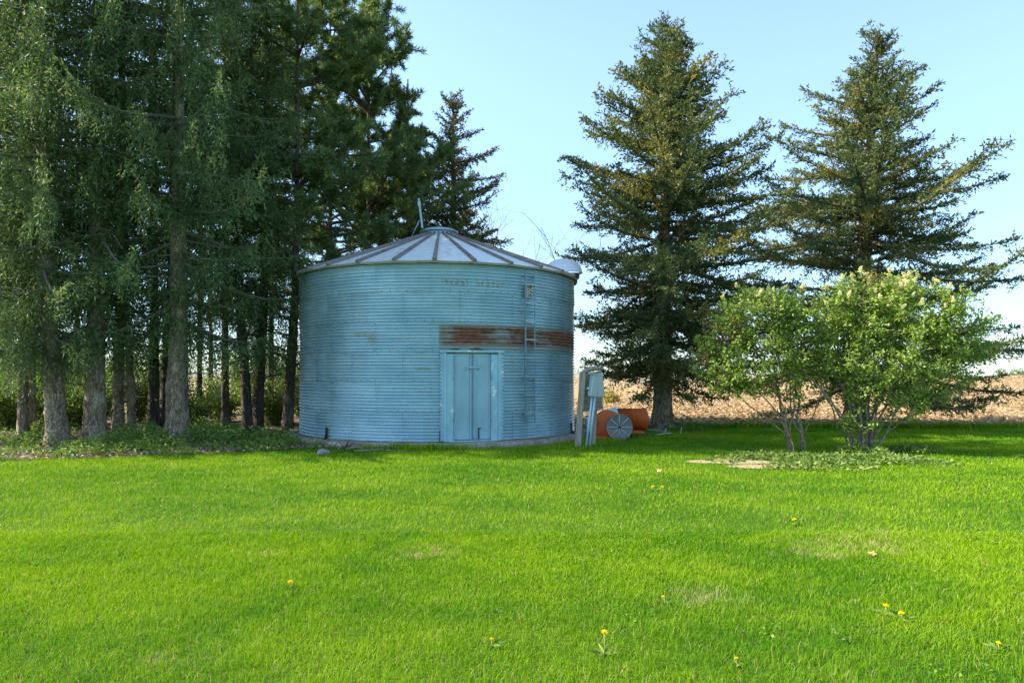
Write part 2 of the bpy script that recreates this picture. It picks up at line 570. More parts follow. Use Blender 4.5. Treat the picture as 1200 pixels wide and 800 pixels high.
# thin wisps of cirrus low in the sky
skyb = W.mix(1.0, sky.outputs[0], W.mix(W.ramp(sep.outputs[2], -.05, .45), (.38, .47, .59), (1.04, 1.04, .96)), 'MULTIPLY')
wz = W.noise(W.scale(tc, (2.2, 2.2, 13)), 2.0, 5, .6, .6)
low = W.math('MULTIPLY', W.ramp(sep.outputs[2], -.02, .05), W.math('SUBTRACT', 1.0, W.ramp(sep.outputs[2], .08, .26)))
cl = W.math('MULTIPLY', W.math('MULTIPLY', W.ramp(wz, .5, .75), low), .55)
skyc = W.mix(cl, skyb, (2.4, 2.5, 2.6))
bg = W.n('ShaderNodeBackground'); W.set(bg.inputs[0], skyc); bg.inputs[1].default_value = .15
wo = W.n('ShaderNodeOutputWorld'); wt.links.new(bg.outputs[0], wo.inputs[0])

sun = bpy.data.lights.new('sun', 'SUN'); sun.energy = 4.6; sun.angle = math.radians(.53); sun.color = (1, .92, .76)
so = bpy.data.objects.new('sun', sun); COL.objects.link(so)
so.rotation_euler = (-S).to_track_quat('-Z', 'Y').to_euler(); so.location = S * 60

cam = bpy.data.cameras.new('camera'); co = bpy.data.objects.new('camera', cam); COL.objects.link(co)
co.location = (0, 0, EYE); co.rotation_euler = (PI / 2, 0, 0)
cam.sensor_width = 36; cam.sensor_fit = 'HORIZONTAL'; cam.lens = 36 * F / 1200; cam.shift_y = (HY - 400) / 1200
cam.clip_start = .1; cam.clip_end = 5000
scene.camera = co
vs = scene.view_settings
vs.view_transform = 'Standard'; vs.look = 'None'; vs.exposure = 1.45; vs.gamma = 1; vs.use_curve_mapping = False
scene.render.resolution_x = 1024; scene.render.resolution_y = 682

# ================================================================== BIN PLACEMENT (needed by the ground masks)
BC = np.array([-1.99, 19.83]); BR = 3.66; PADR = 4.05
Z0 = .135; RINGH = .67; NR = 6; ZT = Z0 + RINGH * NR


def theta_px(px, R=BR):
    d = np.array([(px - CX) / F, 1.0]); d /= np.linalg.norm(d)
    b = d @ BC; disc = b * b - (BC @ BC - R * R)
    p = d * (b - math.sqrt(max(disc, 0)))
    q = p - BC
    return math.atan2(q[0], -q[1])


# ================================================================== GROUND
rngg = np.random.default_rng(5)


def smooth_noise(x, y, sc, seed):
    r = np.random.default_rng(seed); out = 0
    for k in range(6):
        a = r.uniform(0, 6.28); f = r.uniform(.6, 1.6) / sc
        out = out + np.sin((x * math.cos(a) + y * math.sin(a)) * 6.283 * f + r.uniform(0, 6.28))
    return out / 6


def forest_edge(x):
    x = np.asarray(x, float)
    base = np.interp(x, [-30, -9.5, -7, -5, -3.5], [13.0, 13.75, 14.7, 15.6, 16.6])
    return base + .28 * smooth_noise(x, x * .3, 1.6, 3) + .12 * smooth_noise(x, 0 * x, .5, 4)


bed_c = []
for (px, py, rx, ry) in ((872, 541, 1.1, .4), (912, 547, .95, .3), (990, 536, 1.6, .75), (930, 535, 1.2, .6)):
    gx, gy = ground_at(px, py); bed_c.append((gx, gy, rx, ry))


def in_bed(x, y):
    v = np.full(np.shape(x), 9.0)
    for (a, b, rx, ry) in bed_c:
        v = np.minimum(v, ((x - a) / rx) ** 2 + ((y - b) / ry) ** 2)
    return v + .35 * smooth_noise(x, y, .8, 8)


# --- lawn sheet
m, nt = new_mat('lawn_soil_and_turf'); N = NT(nt)
p = N.pos()
c = N.mix(N.ramp(N.noise(p, .35, 4), .35, .65), (.05, .12, .008), (.085, .16, .012))
c = N.mix(N.ramp(N.noise(p, 30, 3), .4, .7), c, (.05, .06, .014))
N.out(N.bsdf(c, .9, normal=N.bump(N.noise(p, 40, 4), .8, .02), spec=.1)); M['lawn'] = m


def grid(xs, ys, zf):
    X, Y = np.meshgrid(xs, ys); Z = zf(X, Y)
    V = np.stack([X, Y, Z], 2).reshape(-1, 3)
    ny, nx = X.shape; I = np.arange(nx * ny).reshape(ny, nx)
    Q = np.stack([I[:-1, :-1], I[:-1, 1:], I[1:, 1:], I[1:, :-1]], 2).reshape(-1, 4)
    return V, Q


xs = np.concatenate([[-900, -400, -150], np.linspace(-60, 60, 61), [150, 400, 900]])
FE = 22.3
V, Q = grid(xs, np.concatenate([[-120, -60], np.linspace(-30, FE, 60)]), lambda X, Y: 0 * X)
o = link('lawn', np_mesh('lawn', V, Q, mats=[M['lawn']])); tag(o, 'bright green mown lawn in the foreground', 'lawn', kind='structure')


# --- field
def field_z(X, Y):
    crest = np.clip(.05 * (X - 16) - .45, -1.6, 1.75)
    t = np.clip((Y - FE) / 48, 0, 1); t = t * t * (3 - 2 * t) * .6 + t * .4
    z = crest * t
    far = np.maximum(Y - 72, 0)
    return z - np.minimum(far * .018, 5) + .05 * smooth_noise(X, Y, 9, 31) * np.clip((Y - FE) / 4, 0, 1)


m, nt = new_mat('crop_stubble_soil'); N = NT(nt)
p = N.pos()
c = N.mix(N.ramp(N.noise(p, 1.1, 5, .7), .3, .7), (.25, .16, .075), (.36, .24, .12))
c = N.mix(N.ramp(N.noise(N.scale(p, (1, .5, 1)), 7, 4, .7), .48, .68), c, (.42, .30, .17))
c = N.mix(N.ramp(N.noise(N.scale(p, (.6, 1.2, 1)), 5, 4, .7), .58, .74), c, (.2, .13, .075))
N.out(N.bsdf(c, .95, normal=N.bump(N.noise(p, 5, 5, .7), .7, .06), spec=.1)); M['field'] = m
ysf = np.concatenate([np.linspace(FE, 76, 70), np.linspace(80, 200, 25), [260, 350, 500, 800, 1400]])
xsf = np.concatenate([[-900, -500, -250, -140], np.linspace(-100, 130, 116), [180, 300, 500, 900]])
V, Q = grid(xsf, ysf, field_z)
o = link('field', np_mesh('field', V, Q, mats=[M['field']], smooth=True)); tag(o, 'tan harvested crop field rising behind the lawn', 'field', kind='structure')
# flakes of stalk and husk over the field
n = 75000
Y = FE + .15 + (78 - FE) * rngg.random(n) ** 1.1; X = (rngg.uniform(-.35, .95, n)) * Y
P = np.stack([X, Y, field_z(X, Y) + .015], 1)
D = norm(np.stack([rngg.normal(size=n), rngg.normal(size=n), np.abs(rngg.normal(size=n)) * .2], 1))
lv = Leaves(77); lv.add(P, D, rngg.uniform(.08, .32, n), rngg.uniform(.03, .085, n))
M['residue'] = leaf_mat('dry_stalk', (.28, .18, .09), (.52, .38, .22), (.18, .11, .055), .12, .1)
o = link('crop_residue', lv.mesh('crop_residue', M['residue'])); tag(o, 'pale chopped stalks scattered over the tan field', 'stubble', kind='stuff')

# far ground
me = np_mesh('distant_ground', [(-3000, -3000, -8), (3000, -3000, -8), (3000, 3000, -8), (-3000, 3000, -8)], quads=[(0, 1, 2, 3)], mats=[M['field']])
o = link('distant_ground', me); tag(o, 'flat land far beyond the field', 'ground', kind='structure')

# --- forest floor sheet
m, nt = new_mat('needle_litter'); N = NT(nt)
p = N.pos()
c = N.mix(N.ramp(N.noise(p, 3, 5, .7), .3, .7), (.075, .055, .035), (.19, .14, .09))
c = N.mix(N.ramp(N.noise(p, 17, 4, .7), .52, .7), c, (.34, .27, .18))
c = N.mix(N.math('MULTIPLY', N.ramp(N.noise(p, .9, 4), .48, .62), .6), c, (.05, .08, .02))
N.out(N.bsdf(c, .95, normal=N.bump(N.noise(p, 22, 5, .7), 1.0, .04), spec=.1)); M['litter'] = m
xs2 = np.linspace(-42, -3.6, 150); rows = 60
Xg = np.repeat(xs2[None], rows, 0)
ye = forest_edge(xs2); yb = 30 + 1.5 * smooth_noise(xs2, xs2, 9, 12)
tt = np.linspace(0, 1, rows)[:, None] ** 1.6
Yg = ye[None] + (yb - ye)[None] * tt
# keep the sheet behind the bin pad on its right end
Zg = .008 + .05 * np.clip((Yg - ye[None]) / 1.5, 0, 1) * (1 + smooth_noise(Xg, Yg, 1.3, 13)) + np.minimum(0, field_z(Xg, Yg)) * 0
V = np.stack([Xg, Yg, Zg], 2).reshape(-1, 3); I = np.arange(rows * 150).reshape(rows, 150)
Q = np.stack([I[:-1, :-1], I[:-1, 1:], I[1:, 1:], I[1:, :-1]], 2).reshape(-1, 4)
o = link('forest_floor', np_mesh('forest_floor', V, Q, mats=[M['litter']], smooth=True)); tag(o, 'brown needle litter under the left spruces', 'forest floor', kind='structure')

# --- bare soil bed under the lilacs
m, nt = new_mat('dry_soil'); N = NT(nt)
p = N.pos()
c = N.mix(N.ramp(N.noise(p, 9, 5, .7), .3, .7), (.30, .22, .13), (.50, .39, .25))
c = N.mix(N.ramp(N.noise(p, 45, 3), .55, .7), c, (.17, .12, .07))
N.out(N.bsdf(c, .95, normal=N.bump(N.noise(p, 30, 5, .7), .9, .03), spec=.1)); M['soil'] = m
bx = np.linspace(2.2, 9.4, 150); by = np.linspace(12.3, 16.8, 110)
X, Y = np.meshgrid(bx, by); val = in_bed(X, Y)
V = np.stack([X, Y, .006 + .03 * np.clip(1 - val, 0, 1)], 2).reshape(-1, 3); I = np.arange(X.size).reshape(X.shape)
Q = np.stack([I[:-1, :-1], I[:-1, 1:], I[1:, 1:], I[1:, :-1]], 2).reshape(-1, 4)
ok = (val.reshape(-1)[Q] < 1.05).all(1)
o = link('soil_bed', np_mesh('soil_bed', V, Q[ok], mats=[M['soil']], smooth=True)); tag(o, 'bare dry soil patch at the foot of the lilacs', 'soil', kind='structure')

# --- grass blades
dead_spots = [(*ground_at(px, py), rx, ry) for (px, py, rx, ry) in
              ((830, 702, .34, .3), (1000, 640, .7, .45), (950, 652, .4, .2), (1035, 626, .25, .2), (205, 775, .2, .12), (310, 650, .2, .15), (500, 650, .35, .3))]
m, nt = new_mat('grass_blades'); N = NT(nt)
p = N.pos(); r = N.island()
big = N.noise(N.scale(p, (.8, 1.1, 0)), .42, 4, .6, .4)
med = N.noise(N.scale(p, (1, 1, 0)), 2.6, 4, .6)
f = N.math('ADD', N.math('MULTIPLY', N.ramp(big, .35, .65), .55), N.math('ADD', N.math('MULTIPLY', N.ramp(med, .34, .66), .25), N.math('MULTIPLY', r, .20)))
c = N.mix(f, (.046, .198, .005), (.275, .425, .008))
sel = N.math('GREATER_THAN', N.math('FRACT', N.math('MULTIPLY', r, 91.7)), .95)
c = N.mix(sel, c, (.42, .36, .14))
dry = N.math('MULTIPLY', N.ramp(N.noise(N.scale(p, (1, 1, 0)), 1.15, 5, .7), .64, .76), N.math('GREATER_THAN', N.math('FRACT', N.math('MULTIPLY', r, 53.3)), .45))
c = N.mix(dry, c, (.34, .33, .09))
acc = None
for (a, b, rx, ry) in dead_spots:
    v = N.n('ShaderNodeVectorMath', operation='SUBTRACT'); N.set(v.inputs[0], p); v.inputs[1].default_value = (a, b, 0)
    v2 = N.n('ShaderNodeVectorMath', operation='MULTIPLY'); N.set(v2.inputs[0], v.outputs[0]); v2.inputs[1].default_value = (1 / rx, 1 / ry, 0)
    L = N.n('ShaderNodeVectorMath', operation='LENGTH'); N.set(L.inputs[0], v2.outputs[0])
    w = N.math('SUBTRACT', 1.0, N.ramp(L.outputs['Value'], .2, 1.3))
    acc = w if acc is None else N.math('MAXIMUM', acc, w)
ds = N.math('MULTIPLY', N.math('MULTIPLY', acc, N.ramp(N.noise(N.scale(p, (1, 1, 0)), 5, 4, .7), .42, .6)), N.math('LESS_THAN', N.math('FRACT', N.math('MULTIPLY', r, 23.9)), .62))
c = N.mix(ds, c, (.48, .42, .2))
b_ = N.bsdf(c, .6, spec=.12)
t_ = N.n('ShaderNodeBsdfTranslucent'); N.set(t_.inputs[0], N.mix(1.0, c, (1.2, 1.15, .5), 'MULTIPLY'))
mx = N.n('ShaderNodeMixShader'); mx.inputs[0].default_value = .35
nt.links.new(b_, mx.inputs[1]); nt.links.new(t_.outputs[0], mx.inputs[2]); N.out(mx.outputs[0])
M['grass'] = m


def grass_points(n, d0, d1, pw, r, margin=1.25):
    u = r.random(n)
    d = (d0 ** pw + (d1 ** pw - d0 ** pw) * u) ** (1 / pw)
    x = r.uniform(-1, 1, n) * np.maximum(margin * d, 9.0)
    return x, d


def keep_lawn(x, y, r):
    k = ~((y > forest_edge(x) + r.normal(size=len(x)) * .12) & (x < -3.2))
    k &= (in_bed(x, y) > 1.0 + r.normal(size=len(x)) * .22) | (r.random(len(x)) < .13)
    k &= ((x - BC[0]) ** 2 + (y - BC[1]) ** 2 > (PADR + .01) ** 2)
    dd = np.full(len(x), 9.0)
    for (a, b, rx, ry) in dead_spots[:2]:
        dd = np.minimum(dd, ((x - a) / rx) ** 2 + ((y - b) / ry) ** 2)
    k &= ~((dd < .8) & (r.random(len(x)) < .35))
    return k & (y < FE + .25)


def grass_mesh(name, n, d0, d1, pw, seed, h=(.035, .075), w0=.0042, wref=4.5, seg2=False, pts=None):
    r = np.random.default_rng(seed)
    if pts is None: x, y = grass_points(n, d0, d1, pw, r)
    else: x, y = pts
    k = keep_lawn(x, y, r) if pts is None else np.ones(len(x), bool)
    x, y = x[k], y[k]; n = len(x)
    clump = .5 + .5 * smooth_noise(x, y, .55, 21) + .35 * smooth_noise(x, y, .17, 22)
    H = (h[0] + (h[1] - h[0]) * r.random(n)) * (.75 + .5 * np.clip(clump, 0, 1.2))
    Wd = w0 * np.maximum(1, y / wref) * r.uniform(.7, 1.3, n)
    a = r.uniform(0, 6.283, n); lean = np.abs(r.normal(size=n)) * .7 + .15
    dx, dy = np.cos(a), np.sin(a)
    a2 = r.uniform(0, 6.283, n); sx, sy = np.cos(a2) * Wd / 2, np.sin(a2) * Wd / 2
    B = np.stack([x, y, np.zeros(n)], 1); Sv = np.stack([sx, sy, np.zeros(n)], 1)
    tip = B + np.stack([dx * lean * H, dy * lean * H, H * np.sqrt(np.maximum(.15, 1 - (lean * .6) ** 2))], 1)
    if seg2:
        mid = B + np.stack([dx * lean * H * .3, dy * lean * H * .3, H * .58], 1)
        V = np.stack([B - Sv, B + Sv, mid + Sv * .8, mid - Sv * .8, tip], 1).reshape(-1, 3)
        q = np.arange(n) * 5
        return np_mesh(name, V, quads=np.stack([q, q + 1, q + 2, q + 3], 1), tris=np.stack([q + 3, q + 2, q + 4], 1), mats=[M['grass']])
    V = np.stack([B - Sv, B + Sv, tip], 1).reshape(-1, 3)
    return np_mesh(name, V, tris=np.arange(n * 3).reshape(n, 3), mats=[M['grass']])


o = link('lawn_grass', grass_mesh('lawn_grass', 620000, 2.4, 7.5, 1.3, 41, h=(.03, .062), w0=.0033, seg2=True)); tag(o, 'short green and yellowish lawn grass nearest the camera', 'grass', kind='stuff')
o = link('lawn_grass', grass_mesh('lawn_grass', 560000, 7.5, 22.5, 1.25, 42, h=(.03, .062), w0=.0048)); tag(o, 'short green lawn grass further back, up to the bin and field', 'grass', kind='stuff')
# longer unmown tufts along the pad and the field edge
r = np.random.default_rng(43); n = 9000
a = r.uniform(-1.5, 1.5, n); rr = PADR + .03 + np.abs(r.normal(size=n)) * .16
pad = (BC[0] + rr * np.sin(a), BC[1] - rr * np.cos(a))
kk = (r.random(n) < np.clip(.02 + .35 * smooth_noise(a * 4, a, 1.0, 9) + .9 * np.exp(-((a - .02) / .22) ** 2), 0, 1))
n2 = 9000
ex = np.concatenate([pad[0][kk], r.uniform(3, 22, n2)]); ey = np.concatenate([pad[1][kk], FE - np.abs(r.normal(size=n2)) * .22])
o = link('long_grass', grass_mesh('long_grass', 0, 0, 0, 1, 44, h=(.1, .24), w0=.006, wref=8, pts=(ex, ey), seg2=True)); tag(o, 'longer unmown grass against the concrete pad and along the field edge', 'grass', kind='stuff')

# ================================================================== GRAIN BIN
def rb(theta, rad, z):
    return Vector((BC[0] + rad * math.sin(theta), BC[1] - rad * math.cos(theta), z))


def wall_material():
    m, nt = new_mat('galvanised_corrugated_steel'); N = NT(nt)
    uv = N.uv(); sp = N.n('ShaderNodeSeparateXYZ'); N.set(sp.inputs[0], uv); u, v = sp.outputs[0], sp.outputs[1]
    n1 = N.noise(N.scale(uv, (.5, 1.2, 1)), 1.6, 4, .6)
    n2 = N.noise(N.scale(uv, (1, .25, 1)), 26, 4, .65)
    n3 = N.noise(uv, 60, 2)
    col = N.mix(N.ramp(n1, .3, .7), (.33, .53, .625), (.47, .665, .74))
    col = N.mix(N.math('MULTIPLY', N.ramp(n2, .45, .75), .35), col, (.17, .28, .33))
    col = N.mix(N.math('MULTIPLY', n3, .22), col, (.4, .5, .54))
    # each sheet weathered a little differently
    wn = N.n('ShaderNodeTexWhiteNoise', noise_dimensions='2D')
    cmb = N.n('ShaderNodeCombineXYZ')
    row = N.math('FLOOR', N.math('DIVIDE', N.math('SUBTRACT', v, Z0), RINGH))
    N.set(cmb.inputs[0], N.math('FLOOR', N.math('ADD', N.math('DIVIDE', u, 1.28), N.math('MULTIPLY', row, .5)))); N.set(cmb.inputs[1], row)
    N.set(wn.inputs['Vector'], cmb.outputs[0])
    col = N.mix(N.math('MULTIPLY', wn.outputs['Value'], .32), col, (.20, .31, .36))

    def window(a, b, x, soft):
        return N.math('MULTIPLY', N.ramp(x, a - soft, a + soft), N.math('SUBTRACT', 1.0, N.ramp(x, b - soft, b + soft)))

    def U(px): return theta_px(px) * BR

    zr = Z0 + 3 * RINGH
    w_all = N.math('MULTIPLY', window(U(514.5), U(671.5) + .8, u, .012), N.math('MULTIPLY', N.ramp(v, zr, zr + .03), N.math('SUBTRACT', 1.0, N.ramp(v, zr + RINGH - .14, zr + RINGH))))
    col = N.mix(N.math('MULTIPLY', w_all, .7), col, N.mix(N.ramp(N.noise(N.scale(uv, (.8, 9, 1)), 2, 4), .35, .65), (.36, .38, .32), (.27, .27, .21)))
    wr = N.math('MULTIPLY', window(U(517), U(671.5) + .9, u, .12), window(zr + .16, zr + .58, v, .06))
    nr = N.noise(N.scale(uv, (.5, 9, 1)), 1.35, 5, .62, .2)
    nb = N.noise(N.scale(uv, (1.2, .9, 1)), 1.1, 3, .5)
    rs = N.math('MULTIPLY', N.ramp(N.math('ADD', N.math('MULTIPLY', nr, .6), N.math('MULTIPLY', nb, .4)), .38, .49), wr)
    w2 = N.math('MULTIPLY', window(U(520), U(575), u, .25), window(zr + .02, zr + .1, v, .025))
    rs2 = N.math('MULTIPLY', N.ramp(N.noise(N.scale(uv, (1.2, 5, 1)), 2.3, 4), .44, .56), w2)
    rust = N.math('MAXIMUM', rs, rs2)
    col = N.mix(N.math('MULTIPLY', rust, .93), col, N.mix(N.ramp(N.noise(uv, 9, 5, .7), .35, .7), (.085, .028, .014), (.30, .10, .036)))
    # smaller rust and mineral stains: px, py, half-width m, half-height m, strength
    stains = [(428, 392, .42, .07, .55), (436, 398, .12, .14, .7), (470, 398, .3, .06, .4), (496, 432, .22, .035, .7), (500, 420, .3, .03, .35), (498, 459, .2, .03, .5),
              (600, 424, .2, .03, .55), (600, 435, .22, .03, .55), (640, 424, .35, .035, .5), (650, 436, .35, .03, .45), (560, 312, .5, .03, .3), (487, 340, .22, .03, .35),
              (655, 448, .35, .05, .4), (420, 462, .2, .02, .25)]
    ns = N.noise(N.scale(uv, (1.2, 5, 1)), 5, 4, .65)
    acc = None
    for (px, py, hw, hh, k) in stains:
        th = theta_px(px); pt = rb(th, BR, 0); zz = EYE - (py - HY) / F * pt.y
        d = N.math('ADD', N.math('POWER', N.math('DIVIDE', N.math('SUBTRACT', u, th * BR), hw), 2.0), N.math('POWER', N.math('DIVIDE', N.math('SUBTRACT', v, zz), hh), 2.0))
        w = N.math('MULTIPLY', N.math('SUBTRACT', 1.0, N.ramp(d, .1, 1.3)), k)
        acc = w if acc is None else N.math('MAXIMUM', acc, w)
    st = N.math('MULTIPLY', acc, N.ramp(ns, .34, .54))
    col = N.mix(st, col, N.mix(N.ramp(ns, .5, .68), (.30, .28, .19), (.2, .11, .05)))
    # what is left of a stencilled line of lettering: worn, unreadable brownish blocks
    zl = 3.70
    lw = N.math('MULTIPLY', window(U(518), U(592), u, .02), window(zl - .075, zl + .065, v, .01))
    let = N.math('LESS_THAN', N.math('FRACT', N.math('MULTIPLY', u, 8.3)), .72)
    gap = N.math('GREATER_THAN', N.math('ABSOLUTE', N.math('SUBTRACT', u, U(552))), .07)
    wear = N.ramp(N.noise(N.scale(uv, (1, 1.4, 1)), 17, 2), .43, .55)
    lt = N.math('MULTIPLY', N.math('MULTIPLY', lw, let), N.math('MULTIPLY', gap, wear))
    col = N.mix(N.math('MULTIPLY', lt, .7), col, (.24, .2, .13))
    met = N.math('MULTIPLY', N.math('SUBTRACT', 1.0, N.math('MAXIMUM', rust, st)), .6)
    rough = N.math('ADD', .33, N.math('ADD', N.math('MULTIPLY', rust, .5), N.math('MULTIPLY', n1, .12)))
    N.out(N.bsdf(col, rough, met, normal=N.bump(N.math('ADD', n2, N.math('MULTIPLY', rust, .5)), .12, .004), spec=.4))
    return m


M['wall'] = wall_material()
M['bolt'] = flat_mat('dull_bolt_heads', (.12, .13, .13), .6, .4)
M['zinc'] = metal_paint('galvanised_sheet', (.36, .50, .56), .45, .35, (.26, .2, .13), .35, 5)
M['conc'] = None
m, nt = new_mat('old_concrete'); N = NT(nt); p = N.pos()
c = N.mix(N.ramp(N.noise(p, 2.5, 5, .7), .3, .7), (.20, .175, .14), (.42, .375, .31))
c = N.mix(N.ramp(N.noise(N.scale(p, (1, 1, 3)), 9, 5, .7), .52, .7), c, (.13, .115, .085))
N.out(N.bsdf(c, .9, normal=N.bump(N.noise(p, 18, 6, .7), .9, .03), spec=.2)); M['conc'] = m

# concrete pad
pad = empty('concrete_pad', (BC[0], BC[1], 0), 'round weathered concrete pad under the grain bin', 'pad')
mb = MB(); R_ = random.Random(4)
ncol = 150; prof = [(PADR + .015, -.2), (PADR + .02, .05), (PADR, .105), (PADR - .03, .128), (PADR - .5, .133), (.01, .133)]
vs_ = []; fs_ = []
for i, (rr_, zz_) in enumerate(prof):
    for k in range(ncol):
        t = 2 * PI * k / ncol
        j = 1 + (.0035 * math.sin(t * 9) + R_.uniform(-.003, .003)) * (i < 4)
        vs_.append((rr_ * j * math.sin(t), -rr_ * j * math.cos(t), zz_ + (R_.uniform(-.008, .006) if i in (2, 3) else 0)))
for i in range(len(prof) - 1):
    for k in range(ncol):
        k2 = (k + 1) % ncol
        fs_.append((i * ncol + k, i * ncol + k2, (i + 1) * ncol + k2, (i + 1) * ncol + k))
mb.add(vs_, fs_, 0, False); mb.build('slab', M['conc'], pad)

BIN = empty('grain_bin', (BC[0], BC[1], Z0), 'round corrugated steel grain bin with low cone roof and rusty band above its door', 'grain bin')
BINM = Matrix.Translation((-BC[0], -BC[1], -Z0))


def bin_part(mb, name, mats, parent=None):
    mb.v = [(v[0] - BC[0], v[1] - BC[1], v[2] - Z0) for v in mb.v]
    return mb.build(name, mats, parent or BIN)


TD0, TD1 = theta_px(519.0), theta_px(585.5)
TDC = (TD0 + TD1) / 2; DW = 2 * BR * math.sin((TD1 - TD0) / 2)
TLC = theta_px(617.5)
pitch = RINGH / 9
for ring in range(NR):
    za, zb = Z0 + ring * RINGH, Z0 + (ring + 1) * RINGH
    if ring < 3: t0, t1, nc = TD1 - .004, TD0 + .004 + 2 * PI, 236
    else: t0, t1, nc = PI + TDC - 2 * PI, PI + TDC, 250
    rows = 9 * 7 + 1
    z = np.linspace(za - (.03 if ring else 0), zb, rows)
    fr = (z - za) / RINGH
    rad = BR + .018 * np.sin(2 * PI * (z - Z0) / pitch) + .007 * (1 - fr)
    th = np.linspace(t0, t1, nc + 1)
    dents = .012 * smooth_noise(np.repeat(th[None] * 3.66, rows, 0), np.repeat(z[:, None], nc + 1, 1), 1.4, 60 + ring)
    RR = rad[:, None] + dents
    TH = np.repeat(th[None], rows, 0); ZZ = np.repeat(z[:, None], nc + 1, 1)
    V = np.stack([RR * np.sin(TH), -RR * np.cos(TH), ZZ - Z0], 2).reshape(-1, 3)
    thw = (TH + PI - TDC) % (2 * PI) - PI + TDC
    UVc = np.stack([thw * BR, ZZ], 2).reshape(-1, 2)
    # the seam opposite the door may wrap: harmless, it is behind
    I = np.arange(rows * (nc + 1)).reshape(rows, nc + 1)
    Q = np.stack([I[:-1, :-1], I[:-1, 1:], I[1:, 1:], I[1:, :-1]], 2).reshape(-1, 4)
    nwall = len(V)
    # lap strips at the vertical seams, with bolts
    BV = []; BF = []; LV = []; LQ = []; LU = []
    def bolt(t, zz, s=.013, out=.012):
        b = len(BV)
        r0 = BR + .004
        for (dt, dz) in ((-s, -s), (s, -s), (s, s), (-s, s)):
            BV.append((( r0 + .006) * math.sin(t + dt / BR), -(r0 + .006) * math.cos(t + dt / BR), zz + dz - Z0))
        for (dt, dz) in ((-s, -s), (s, -s), (s, s), (-s, s)):
            BV.append(((r0 + .006 + out) * math.sin(t + dt * .7 / BR), -(r0 + .006 + out) * math.cos(t + dt * .7 / BR), zz + dz * .7 - Z0))
        for q in ((0, 1, 5, 4), (1, 2, 6, 5), (2, 3, 7, 6), (3, 0, 4, 7), (4, 5, 6, 7)): BF.append([b + i for i in q])
    seam0 = math.radians((3.0 if ring % 2 else 13.2))
    for k in range(18):
        t = seam0 + k * 2 * PI / 18
        tr_ = (t - t0) % (2 * PI)
        if tr_ > (t1 - t0) - .02 or tr_ < .02: continue
        b = nwall + len(LV)
        for i in range(rows):
            r_ = RR[i, min(nc, int(tr_ / (t1 - t0) * nc))] + .006
            for dt in (-.022, .022):
                tt_ = t + dt / BR
                LV.append((r_ * math.sin(tt_), -r_ * math.cos(tt_), z[i] - Z0)); LU.append((((tt_ + PI - TDC) % (2 * PI) - PI + TDC) * BR, z[i]))
        for i in range(rows - 1): LQ.append((b + 2 * i, b + 2 * i + 1, b + 2 * i + 3, b + 2 * i + 2))
        for i in range(9):
            zc = za + (i + .25) * pitch
            bolt(t - .012 / BR * 1, zc + (.0 if i % 2 else .01), .011, .013)
    nb_ = 118
    for k in range(nb_):
        t = t0 + (k + .5) * (t1 - t0) / nb_
        if ring > 0: bolt(t, za + pitch * .28, .012, .014)
    Vall = np.concatenate([V, np.array(LV)]) if LV else V
    Uall = np.concatenate([UVc, np.array(LU)]) if LV else UVc
    Qall = np.concatenate([Q, np.array(LQ)]) if LV else Q
    nq0 = len(Qall)
    b0 = len(Vall)
    Vall = np.concatenate([Vall, np.array(BV)]); Uall = np.concatenate([Uall, np.zeros((len(BV), 2))])
    Qall = np.concatenate([Qall, np.array(BF) + b0])
    me = np_mesh('wall_ring', Vall, Qall, mats=[M['wall'], M['bolt']], smooth=True, uv=Uall)
    mi = np.zeros(len(Qall), np.int32); mi[nq0:] = 1
    me.polygons.foreach_set('material_index', mi)
    link('wall_ring', me, BIN)

# anchor brackets at the foot of the wall
for px in (384, 517, 668):
    t = theta_px(px); mb = MB()
    Mx = Matrix.Rotation(t, 3, 'Z')
    mb.box(rb(t, BR + .035, Z0 + .13), (.075, .03, .26), Mx, 0, .006); mb.box(rb(t, BR + .075, Z0 + .012), (.09, .09, .02), Mx, 0, .004)
    mb.tube([rb(t, BR + .075, Z0 + .0), rb(t, BR + .075, Z0 + .07)], .012, 8)
    bin_part(mb, 'anchor_bracket', flat_mat('dark_iron', (.035, .035, .037), .6, .3) if 'iron' not in M else M['iron'])
M['iron'] = bpy.data.materials['dark_iron']

# --- door
DO = BR * math.cos((TD1 - TD0) / 2)
DX = Matrix(((math.cos(TDC), -math.sin(TDC) * -1, 0), (math.sin(TDC), -math.cos(TDC), 0), (0, 0, 1)))
# local u (right), w (out), z
tvec = Vector((math.cos(TDC), math.sin(TDC), 0)); nvec = Vector((math.sin(TDC), -math.cos(TDC), 0))
DM = Matrix((tvec, -nvec, Vector((0, 0, 1)))).transposed()   # box axes: x=right, y=inward, z=up


def dpt(u, w, z): return Vector((BC[0], BC[1], 0)) + tvec * u + nvec * (DO + w) + Vector((0, 0, z))


def door_mat(name, base, worn):
    m, nt = new_mat(name); N = NT(nt); p = N.obj()
    n1 = N.noise(N.scale(p, (1, 1, .5)), 3, 5, .65); n2 = N.noise(N.scale(p, (1, 1, .3)), 20, 4)
    c = N.mix(N.ramp(n1, .3, .7), base, tuple(q * 1.25 for q in base))
    c = N.mix(N.math('MULTIPLY', N.ramp(n2, .5, .75), .3), c, tuple(q * .7 for q in base))
    c = N.mix(N.math('MULTIPLY', N.ramp(N.noise(N.scale(p, (1, 1, .7)), 3.6, 5, .7, .5), .56 if worn else .68, .64 if worn else .8), .85), c, (.74, .76, .74))
    N.out(N.bsdf(c, .5, .25, normal=N.bump(n2, .15, .004), spec=.4)); return m


